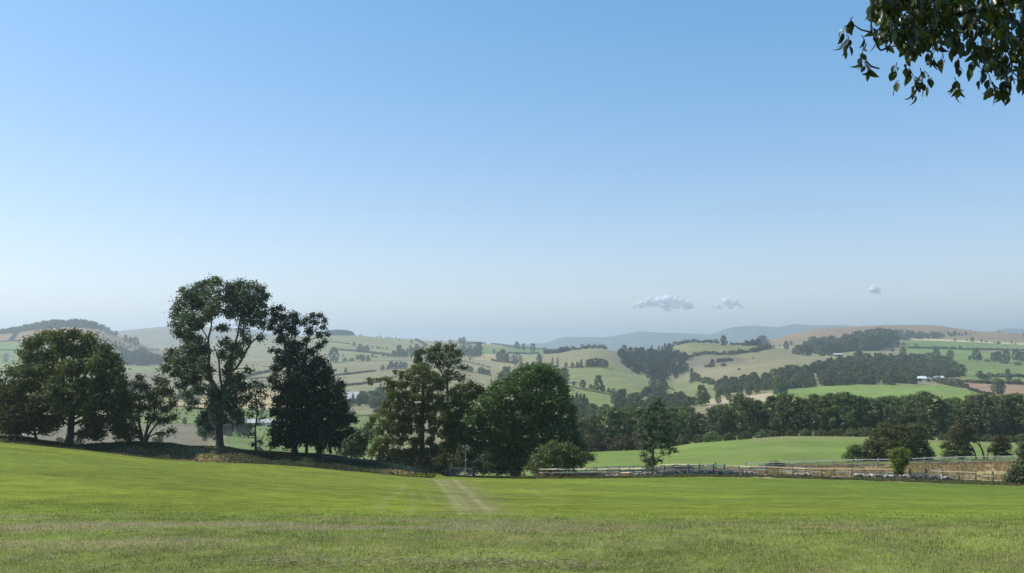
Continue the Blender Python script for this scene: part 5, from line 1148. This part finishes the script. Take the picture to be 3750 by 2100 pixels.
def finish_wood():
    tag(obj('woodland', WOOD.mesh('woodland', [M['far'], M['bark']])), 'crowded trees deeper inside the valley woods', 'woodland', None, 'stuff')

def hedge(o, pts, hp, label, wm=None, mat='hedge', ymin=400, gap=0.0, bumpy=0.5, ymax=3500):
    ox, oy, s = o
    q = [hit(ox + x / s, oy + y / s, ymin, ymax) for x, y in pts]
    L = [0]
    for a, b in zip(q[:-1], q[1:]): L.append(L[-1] + np.linalg.norm(b - a))
    Ym = np.mean([a[1] for a in q]); h = hp / s * Ym / F
    step = max(1.0, h * 0.35); n = max(6, int(L[-1] / step))
    t = np.linspace(0, L[-1], n)
    xy = np.stack([np.interp(t, L, [a[i] for a in q]) for i in (0, 1)], -1)
    keep = vnoise(t / (h * 6), 0 * t, int(L[-1]) % 97) > gap
    xy = xy[keep]
    if len(xy) < 3: return
    z = gxy(xy[:, 0], xy[:, 1])
    hh = h * (1 - bumpy * 0.5 + bumpy * vnoise(np.arange(len(xy)) / 3.1, 0 * z, 7))
    C = []; R = []
    for lv in (0.3, 0.7):
        c = np.stack([xy[:, 0], xy[:, 1], z + hh * lv], -1) + rng.normal(size=(len(xy), 3)) * h * 0.08
        C.append(c); R.append(hh * 0.42)
    C = np.concatenate(C); R = np.concatenate(R)
    c0 = np.array([xy[0, 0], xy[0, 1], z[0]])
    mb = MB(); leaves(mb, C - c0, R, 16, h * 0.38, 0)
    o_ = obj("hedge", mb.mesh("hedge", [M[mat]])); o_.location = Vector(c0)
    tag(o_, label, "hedge")
hedge(V4, [(200,378),(330,388),(500,418)], 12, "thin upper hedge just under the hilltop wood cap")
hedge(V4, [(330,498),(520,518),(640,530),(800,545),(1000,572),(1100,592),(1300,588)], 26, "dark hedge joining the clump and the dark tree group", bumpy=1.0)
hedge(V4, [(260,684),(470,664),(720,668),(1050,664),(1400,648)], 10, "low dark hedge across the tan hillside in line with the hedgerow trees")
hedge(V4, [(940,797),(1080,780),(1350,770)], 8, "low hedge under the row of round trees behind the larch")
hedge(V4, [(260,880),(450,860),(640,840),(860,812)], 26, "short thick hedge ending in mid slope right of the dense dark tree", bumpy=.9)
hedge(V4, [(380,1030),(640,1005),(960,975)], 34, "thick straight dark hedge above the white-roofed barn")
hedge(V4, [(1460,350),(1540,395),(1620,445)], 26, "bushy hedge dropping from the skyline ridge", bumpy=1)
hedge(V4, [(2140,652),(2350,705),(2576,765)], 9, "thin sloping hedge dotted with tiny bushes")
hedge(V4, [(2100,805),(2330,830),(2576,885)], 8, "low hedge under the clipped-looking row of small trees")
hedge(V4, [(800,463),(1000,486),(1150,492)], 7, "bare hedge line with little trees", gap=.3)
hedge(V4, [(2200,420),(2380,395),(2480,385)], 18, "short hedge near the skyline knoll")
hedge(V6, [(0,372),(260,412),(480,434),(850,464)], 14, "hedge along the crest of the green ridge field", ymin=1200)
hedge(V6, [(220,495),(500,505),(640,500)], 20, "hedge at the lower side of the green ridge field", ymin=1200)
hedge(V6, [(720,500),(900,496),(1050,455),(1200,425),(1330,420),(1450,430),(1550,445)], 46, "ragged hedge of young conifers over the crest of the round tan hill", mat='conifer', bumpy=1.4, ymax=2000)
hedge(V6, [(1050,950),(1200,990),(1430,1025),(1700,1075)], 16, "dark sloping hedge between the two pale green fields")
hedge(V6, [(1040,695),(1300,686),(1550,680)], 14, "hedge at the foot of the round tan hill")
hedge(V6, [(0,595),(150,620),(340,645)], 22, "dark hedge under the big trees below the ridge field")
hedge(V6, [(2350,945),(2470,995)], 10, "thin hedge slanting down to the valley bottom wood")
hedge(V7, [(130,440),(250,378),(350,358),(600,352),(850,362)], 44, "tall ragged hedge along the top of the tan hill with the lone skyline tree", mat='conifer', bumpy=1.3, ymax=2000)
hedge(V7, [(1010,386),(1250,396),(1600,410)], 26, "dark hedge from the lone skyline tree past the small conifer wood", bumpy=1)
hedge(V7, [(400,570),(650,528),(1000,522),(1350,478),(1550,428)], 46, "broad overgrown hedge across the tan hill", bumpy=1.3)
hedge(VR, [(1130,406),(1500,412),(1900,422),(2300,428),(2576,438)], 26, "long dark hedge across the top green field", bumpy=.8)
hedge(VR, [(1980,762),(2100,764),(2300,766),(2576,772)], 48, "thick hedge in line above the ploughed field")
hedge(VR, [(1700,830),(2000,845),(2160,850),(2576,862)], 44, "thick dark hedge at the top of the ploughed field")
hedge(VR, [(1480,830),(1600,860),(1750,890),(1880,905)], 60, "broad dusty hedge at the corner of the bright field", bumpy=1.2)
hedge(VR, [(1880,925),(2050,975),(2200,1000)], 34, "hedge dividing the bright green field from the ploughed one")
hedge(VR, [(1540,570),(2100,578),(2576,582)], 8, "low shaded hedge line across the upper green field")
hedge(V1, [(-60,1168),(290,1172)], 14, "straight hedge in the far left green field", ymin=1000)
hedge(V1, [(-60,1070),(140,1056),(260,1056)], 16, "broken hedge at the foot of the left tan hill", gap=.25, ymin=1500)
hedge(V1, [(135,1050),(180,1000),(235,935)], 34, "steep narrow strip of scrub climbing the left tan hill", ymin=1500)
hedge(V1, [(1390,1120),(1500,1150),(1620,1200),(1700,1230)], 60, "bushy dark hedge below the line of thorn trees", ymin=900, bumpy=1.2)
hedge(V2, [(2260,230),(2420,190),(2600,150)], 22, "dark hedge slanting up the hillside behind the ash", ymin=600)
hedge(V2, [(2300,232),(2576,222)], 14, "lower hedge meeting the slanting one behind the ash", ymin=600)
hedge(V2, [(1560,500),(1700,498),(1900,512)], 16, "hedge at the lower edge of the gold stubble", ymin=500)
hedge(V2, [(1500,655),(1900,652)], 8, "low hedge under the round trees of the valley field", ymin=400)
hedge(VB, [(700,712),(980,694),(1100,690)], 22, "dark hedge in the gap below the barn", ymin=400)
hedge((2100, 1380, 4.293), [(1100,330),(1360,330)], 12, "short hedge line in front of the valley wood", ymin=400)

finish_wood()
# ------------------------------------------------------------------ farm buildings, sheep, masts
def barn(label, px, py, L, W, H, ang, roofmat, wallmat='shedwall', ymin=400, rise=0.28, lift=0.0):
    p = hit(px, py, ymin); e = empty("farm_building", p); e.rotation_euler = (0, 0, ang); tag(e, label, "building")
    mb = MB(); x, y = L / 2, W / 2; r = W * rise
    v = [(-x,-y,-1),(x,-y,-1),(x,y,-1),(-x,y,-1),(-x,-y,H),(x,-y,H),(x,y,H),(-x,y,H),(-x,0,H+r),(x,0,H+r)]
    mb.add(v, [[0,1,5,4],[1,2,6,5],[2,3,7,6],[3,0,4,7]]); mb.f.append(np.array([[4,8,7],[5,6,9]])); mb.m.append(np.zeros(2,int))
    obj("wall", mb.mesh("wall", [M[wallmat]]), e)
    mb = MB(); o_ = 0.5; k = o_ / y * r; T = 0.15
    for s in (-1, 1):
        a = [(-x-o_, s*(y+o_), H-k+.05), (x+o_, s*(y+o_), H-k+.05), (x+o_, 0, H+r+.05), (-x-o_, 0, H+r+.05)]
        b_ = [(q[0], q[1], q[2]+T) for q in a]
        mb.add(a + b_, [[0,3,2,1],[4,5,6,7],[0,1,5,4],[1,2,6,5],[2,3,7,6],[3,0,4,7]])
    obj("roof", mb.mesh("roof", [M[roofmat]]), e)
    mb = MB(); mb.add([(-1.6,-y-.05,0),(1.6,-y-.05,0),(1.6,-y-.05,H*.8),(-1.6,-y-.05,H*.8),(-1.6,-y+.05,0),(1.6,-y+.05,0),(1.6,-y+.05,H*.8),(-1.6,-y+.05,H*.8)], [[0,1,2,3],[0,3,7,4],[1,5,6,2],[3,2,6,7]])
    obj("door", mb.mesh("door", [M['darkglass']]), e)
    for q in (-.3, .3):
        mb = MB(); c = q * L
        mb.add([(c-.7,-y-.05,H*.4),(c+.7,-y-.05,H*.4),(c+.7,-y-.05,H*.75),(c-.7,-y-.05,H*.75)], [[0,1,2,3]]); obj("window", mb.mesh("window", [M['darkglass']]), e)
barn("pale-roofed barn in the dark copse between dense tree and larch", 1290, 1478, 13, 16, 5.5, 0.15, 'greyroof', rise=0.42)
barn("long low white-roofed farm building under the valley wood", 3413, 1398, 26, 9, 3.4, 0.05, 'white', 'white')
barn("smaller white-roofed shed next to the long farm building", 3369, 1398, 12, 7, 3.6, -0.3, 'white', 'white')
barn("tiny white shed at the outer corner of the farm", 3438, 1400, 4, 5, 3.0, 0.4, 'greyroof', 'white')
barn("white cottage gable among trees above the bright green field", 3138, 1402, 3, 4, 3.2, 0.2, 'white', 'white')
barn("long pale polytunnel-like building low behind the slim small tree", 950, 1560, 36, 8, 2.4, 0.0, 'greyroof', 'greyroof')
barn("grey shed tucked at the foot of the brow wood", 3068, 1306, 16, 8, 3.5, 0.1, 'greyroof', 'shedwall')
barn("small white farmhouse glimpsed in the left valley wood", 520, 1335, 12, 7, 4, 0.3, 'white', 'white', ymin=900)
def sheep_mb():
    b, h = MB(), MB()
    def ell(mb, c, r, n=8, m=6):
        th = np.linspace(0, math.pi, m + 1)[:, None]; ph = np.arange(n)[None, :] * 2 * math.pi / n
        v = np.stack([np.sin(th) * np.cos(ph), np.sin(th) * np.sin(ph), np.cos(th) + 0 * ph], -1).reshape(-1, 3) * r + c
        i = np.arange(m)[:, None] * n; j = np.arange(n)[None, :]
        mb.add(v, np.stack([i + j, i + n + j, i + n + (j + 1) % n, i + (j + 1) % n], -1).reshape(-1, 4))
    ell(b, (0, 0, .62), (.55, .28, .30)); ell(b, (.42, 0, .74), (.24, .17, .2))
    ell(h, (.68, 0, .82), (.17, .09, .10)); ell(h, (.60, .12, .88), (.04, .08, .03)); ell(h, (.60, -.12, .88), (.04, .08, .03))
    for x_, y_ in ((.35, .14), (.35, -.14), (-.35, .14), (-.35, -.14)): tube(h, [(x_, y_, .42), (x_ - .02, y_, .2), (x_, y_, 0)], [.06, .04, .035], 6)
    return b.mesh("fleece", [M['fleece']], True), h.mesh("head_and_legs", [M['sheepface']], True)
fm, fh = sheep_mb()
SH = [(2920,1419),(2949,1421),(2968,1418),(2990,1416),(3012,1415),(3040,1414),(3056,1411),(3301,1424),(3352,1427),(3422,1418),(3514,1290),(2448,1489)]
for i, (px, py) in enumerate(SH):
    p = hit(px, py, 480); e = empty("sheep", p + np.array([0, 0, .0])); e.scale = (1.9,) * 3 if False else (1.3,) * 3
    e.rotation_euler = (0, 0, rng.random() * 6.28); obj("fleece", fm, e); obj("head_and_legs", fh, e)
    tag(e, f"{ordn(i)} from the left of the white sheep dotted on far fields" if i < 10 else ("lone white sheep high in the upper green field" if i == 10 else "single white sheep low in the pale green field"), "sheep", "sheep on the far fields" if i < 10 else None)
for i, (px, py, hp) in enumerate([(1471, 1243, 9), (1557, 1248, 9), (3162, 1198, 10), (3252, 1192, 9), (3352, 1191, 13), (3454, 1196, 9), (3552, 1209, 11)]):
    p = hit(px, py + 1, 2600, 4000); h = hp * p[1] / F
    mb = MB(); tube(mb, [(0, 0, -.5), (0, 0, h)], [0.3, 0.2], 6); box(mb, (-1.2, 0, h * .93), (1.2, 0, h * .93), 0.2, 0.2)
    o_ = obj("power_pole", mb.mesh("power_pole", [M['darkpost']])); o_.location = Vector(p); tag(o_, f"{ordn(i)} from the left of the hair-thin poles on the skyline", "pole", "hair-thin poles on the skyline")

# ------------------------------------------------------------------ overhanging branch, top corner
YB = 5.0
e = empty("overhanging_branch", at(3900, -60, YB)); tag(e, "overhanging tree branch with dark glossy drooping leaves, close by against the sky", "branch")
E0 = np.array(e.location)
def leaf_shape(L, W, bend, fold, rg):
    n = 7; t = np.linspace(0, 1, n); w = W * np.sin(math.pi * t ** 0.8) ** 0.9; w[0] = 0.0; w[-1] = 0
    x = t * L * np.cos(bend * t); z = -t * L * np.sin(bend * t)
    c = np.stack([x, 0 * t, z], -1); l = np.stack([x, w, z + fold * w], -1); r = np.stack([x, -w, z + fold * w], -1)
    return np.concatenate([c, l, r]), n
def rot_to(d, roll):
    d = unit(d); up = np.array([0, 0, 1.]) if abs(d[2]) < .95 else np.array([1., 0, 0])
    s = unit(np.cross(up, d)); u = np.cross(d, s)
    s2 = s * math.cos(roll) + u * math.sin(roll); u2 = np.cross(d, s2)
    return np.stack([d, s2, u2], 1)
lb, tw = MB(), MB()
def add_leaf(p, d, L):
    v, n = leaf_shape(L, L * (0.20 + 0.08 * rng.random()), (rng.random() - .2) * 1.1, 0.15 + 0.5 * rng.random(), rng)
    R = rot_to(d, rng.random() * 6.28)
    f = []
    for i in range(n - 1): f += [[i, i + 1, n + i + 1, n + i], [i + 1, i, 2 * n + i, 2 * n + i + 1]]
    c = np.zeros((len(v), 3)); c[:, 0] = rng.random(); c[:, 1] = rng.random()
    lb.add(v @ R.T + p, f, 0, c)
def spray(px, py, n, Lp, dirx=0.0, dY=0.0, down=1.0):
    """a twig hanging from (px,py) for Lp photo pixels with n leaves"""
    Y_ = YB + dY; p0 = at(px, py, Y_); mpp = Y_ / F
    p1 = p0 + np.array([dirx * Lp * mpp, (rng.random() - .5) * .1, -Lp * mpp * down])
    c = curve_pts([p0, (p0 + p1) / 2 + rng.normal(size=3) * 0.01, p1], 6)
    tube(tw, c - E0, np.linspace(0.0028, 0.0012, 6), 5)
    for k in range(n):
        t = (k + rng.random()) / n; i = min(4, int(t * 5)); q = c[i] + (c[i + 1] - c[i]) * (t * 5 - i)
        d = unit(np.array([(rng.random() - .5) * 1.3 + dirx * .5, (rng.random() - .5) * 1.2, -0.75 - 0.5 * rng.random()]))
        st_ = q + d * 0.012
        tube(tw, [q - E0, st_ - E0], [0.0011, 0.0009], 3)
        add_leaf(st_ - E0, d, 0.048 + 0.042 * rng.random())
lowx = [3205, 3240, 3262, 3300, 3345, 3400, 3440, 3480, 3520, 3560, 3600, 3640, 3700, 3760, 3900, 4300]
lowy = [10, 140, 160, 200, 210, 175, 180, 190, 170, 200, 235, 272, 282, 282, 310, 310]
# main limbs coming in from beyond the frame
def limb(pts, r0, r1, dY=0):
    q = np.array([at(x_, y_, YB + dY) for x_, y_ in pts]); tube(tw, curve_pts(q, 14) - E0, np.linspace(r0, r1, 14), 8, bump=.1)
limb([(4700, -500), (4200, -180), (3800, -20), (3500, 60), (3330, 130), (3240, 150)], 0.06, 0.006)
limb([(4200, -180), (3900, 40), (3700, 150), (3600, 220)], 0.03, 0.004, .1)
limb([(4000, -300), (3700, -150), (3450, -90), (3240, -120), (3193, -60), (3192, 20), (3190, 118)], 0.03, 0.0045, -.1)
limb([(3192, 118), (3160, 112), (3128, 92), (3120, 84)], 0.006, 0.003, -.1)
limb([(3200, 140), (3215, 170), (3225, 185), (3300, 130)], 0.006, 0.005, -.1)
limb([(3170, 225), (3195, 245), (3220, 252)], 0.006, 0.005, 0)
for _ in range(430):
    px = 3215 + (4500 - 3215) * rng.random() ** 1.5 if rng.random() < .8 else 3250 + 500 * rng.random()
    ly = np.interp(px, lowx, lowy); py = -140 + (ly - 55 + 140) * rng.random()
    spray(px, py, 6, 60, (rng.random() - .5) * .8, (rng.random() - .5) * .9)
# single hanging sprays read off the photograph
for px, py, n, Lp, dx in [(3125,62,4,20,-.2),(3112,90,5,50,-.5),(3100,130,5,60,-.1),(3095,150,3,40,0),(3155,130,3,60,.05),(3160,180,5,60,.05),(3165,225,7,70,.25),(3185,95,3,30,.5),(3205,110,4,50,.2),(3230,40,4,60,0),(3250,120,5,70,-.1),
      (3285,230,4,40,-.1),(3290,295,2,20,.1),(3310,200,5,90,0),(3330,250,6,90,.1),(3350,290,5,50,.0),(3370,250,5,90,.2),(3385,260,4,80,.1),(3345,330,3,30,0),(3400,180,4,60,.2),(3420,160,4,80,.1),(3450,190,3,70,0),(3495,285,6,40,.1),(3505,310,5,40,.1),(3518,200,4,90,.1),
      (3580,200,6,80,-.3),(3600,240,6,80,.0),(3620,270,6,80,.1),(3635,300,5,60,.0),(3650,320,4,50,0),(3680,300,5,90,.0),(3690,270,5,70,.3),(3715,290,3,40,.3),(3740,260,5,60,.1),(3560,190,4,40,-.3)]:
    spray(px, py, n, Lp * .72, dx, (rng.random() - .5) * .3)
obj("branches", tw.mesh("branches", [M['twig']], True), e)
obj("leaves", lb.mesh("leaves", [M['branchleaf']], True), e)

# ------------------------------------------------------------------ clouds beyond the haze
m_ = bpy.data.materials.new("cloud_vapour"); m_.use_nodes = True; nt = m_.node_tree; nt.nodes.clear()
out = N(nt, "ShaderNodeOutputMaterial"); df = N(nt, "ShaderNodeBsdfDiffuse"); tl = N(nt, "ShaderNodeBsdfTranslucent"); tp = N(nt, "ShaderNodeBsdfTransparent")
for q in (df, tl): q.inputs[0].default_value = (0.98, 0.98, 0.98, 1)
m1 = N(nt, "ShaderNodeMixShader"); m1.inputs[0].default_value = 0.15; nt.links.new(df.outputs[0], m1.inputs[1]); nt.links.new(tl.outputs[0], m1.inputs[2])
m2 = N(nt, "ShaderNodeMixShader"); m2.inputs[0].default_value = 0.40; nt.links.new(tp.outputs[0], m2.inputs[1]); nt.links.new(m1.outputs[0], m2.inputs[2])
nt.links.new(m2.outputs[0], out.inputs[0])
def cloud(label, px, py, w, h, bumps, dens=1.0, Y_=26000):
    """overlapping thin puffs of vapour; bumps: (across -1..1, height 0..1) of the cloud's outline"""
    c0 = at(px, py, Y_); s = Y_ / F; W, H = w / 2 * s, h * s
    bx = [b_[0] for b_ in bumps]; bh = [b_[1] for b_ in bumps]
    th = np.linspace(0, math.pi, 9)[:, None]; ph = np.arange(14)[None, :] * 2 * math.pi / 14
    v = np.stack([np.sin(th) * np.cos(ph), np.sin(th) * np.sin(ph), np.cos(th) + 0 * ph], -1).reshape(-1, 3)
    i = np.arange(8)[:, None] * 14; j = np.arange(14)[None, :]
    f = np.stack([i + j, i + 14 + j, i + 14 + (j + 1) % 14, i + (j + 1) % 14], -1).reshape(-1, 4)
    mb = MB()
    for _ in range(int(95 * dens * w / 250)):
        x = rng.random() * 2 - 1; top = float(np.interp(x, bx, bh)); z = top * rng.random() ** 0.6
        r = H * (0.10 + 0.14 * rng.random()) * (0.45 + top)
        mb.add(v * [r * 1.5, r * 1.4, r] + [x * W, (rng.random() - .5) * W * 0.9, z * H], f)
    o_ = obj("cloud", mb.mesh("cloud", [m_], True)); o_.location = Vector(c0)
    tag(o_, label, "cloud")
cloud("larger ragged white cloud low over the blue mountains", 2425, 1128, 225, 50, [(-1, 0.05), (-.8, .35), (-.55, .5), (-.35, .75), (-.1, .7), (.1, .6), (.3, 1), (.5, .8), (.7, .45), (.85, .3), (1, .05)])
cloud("fainter round-topped cloud beside the larger one", 2668, 1130, 120, 34, [(-1, 0.05), (-.5, .7), (-.1, 1), (.4, .85), (.8, .4), (1, .05)], 0.8)
cloud("tiny lone cloud puff high above the moor", 3202, 1072, 42, 26, [(-1, .1), (-.4, .8), (0, 1), (.5, .7), (1, .1)], 1.2)

# ------------------------------------------------------------------ haze
zlo = float(ZG.min()) - 3; zhi = 520.0
mb = MB(); x1 = 19500; ya, yb = -300, 20600
v = [(sx * x1, y_, z_) for z_ in (zlo, zhi) for y_ in (ya, yb) for sx in (-1, 1)]
mb.add(v, [[0, 2, 3, 1], [4, 5, 7, 6], [0, 1, 5, 4], [2, 6, 7, 3], [0, 4, 6, 2], [1, 3, 7, 5]])
hz = bpy.data.materials.new("haze"); hz.use_nodes = True; nt = hz.node_tree; nt.nodes.clear()
out = N(nt, "ShaderNodeOutputMaterial"); pv = N(nt, "ShaderNodeVolumePrincipled")
pv.inputs["Density"].default_value = 0.00015
pv.inputs["Color"].default_value = (0.67, 0.785, 0.865, 1)
pv.inputs["Anisotropy"].default_value = 0.35
nt.links.new(pv.outputs[0], out.inputs["Volume"])
tag(obj("haze", mb.mesh("haze", [hz])), "thin blue summer haze over the whole view", kind="stuff")
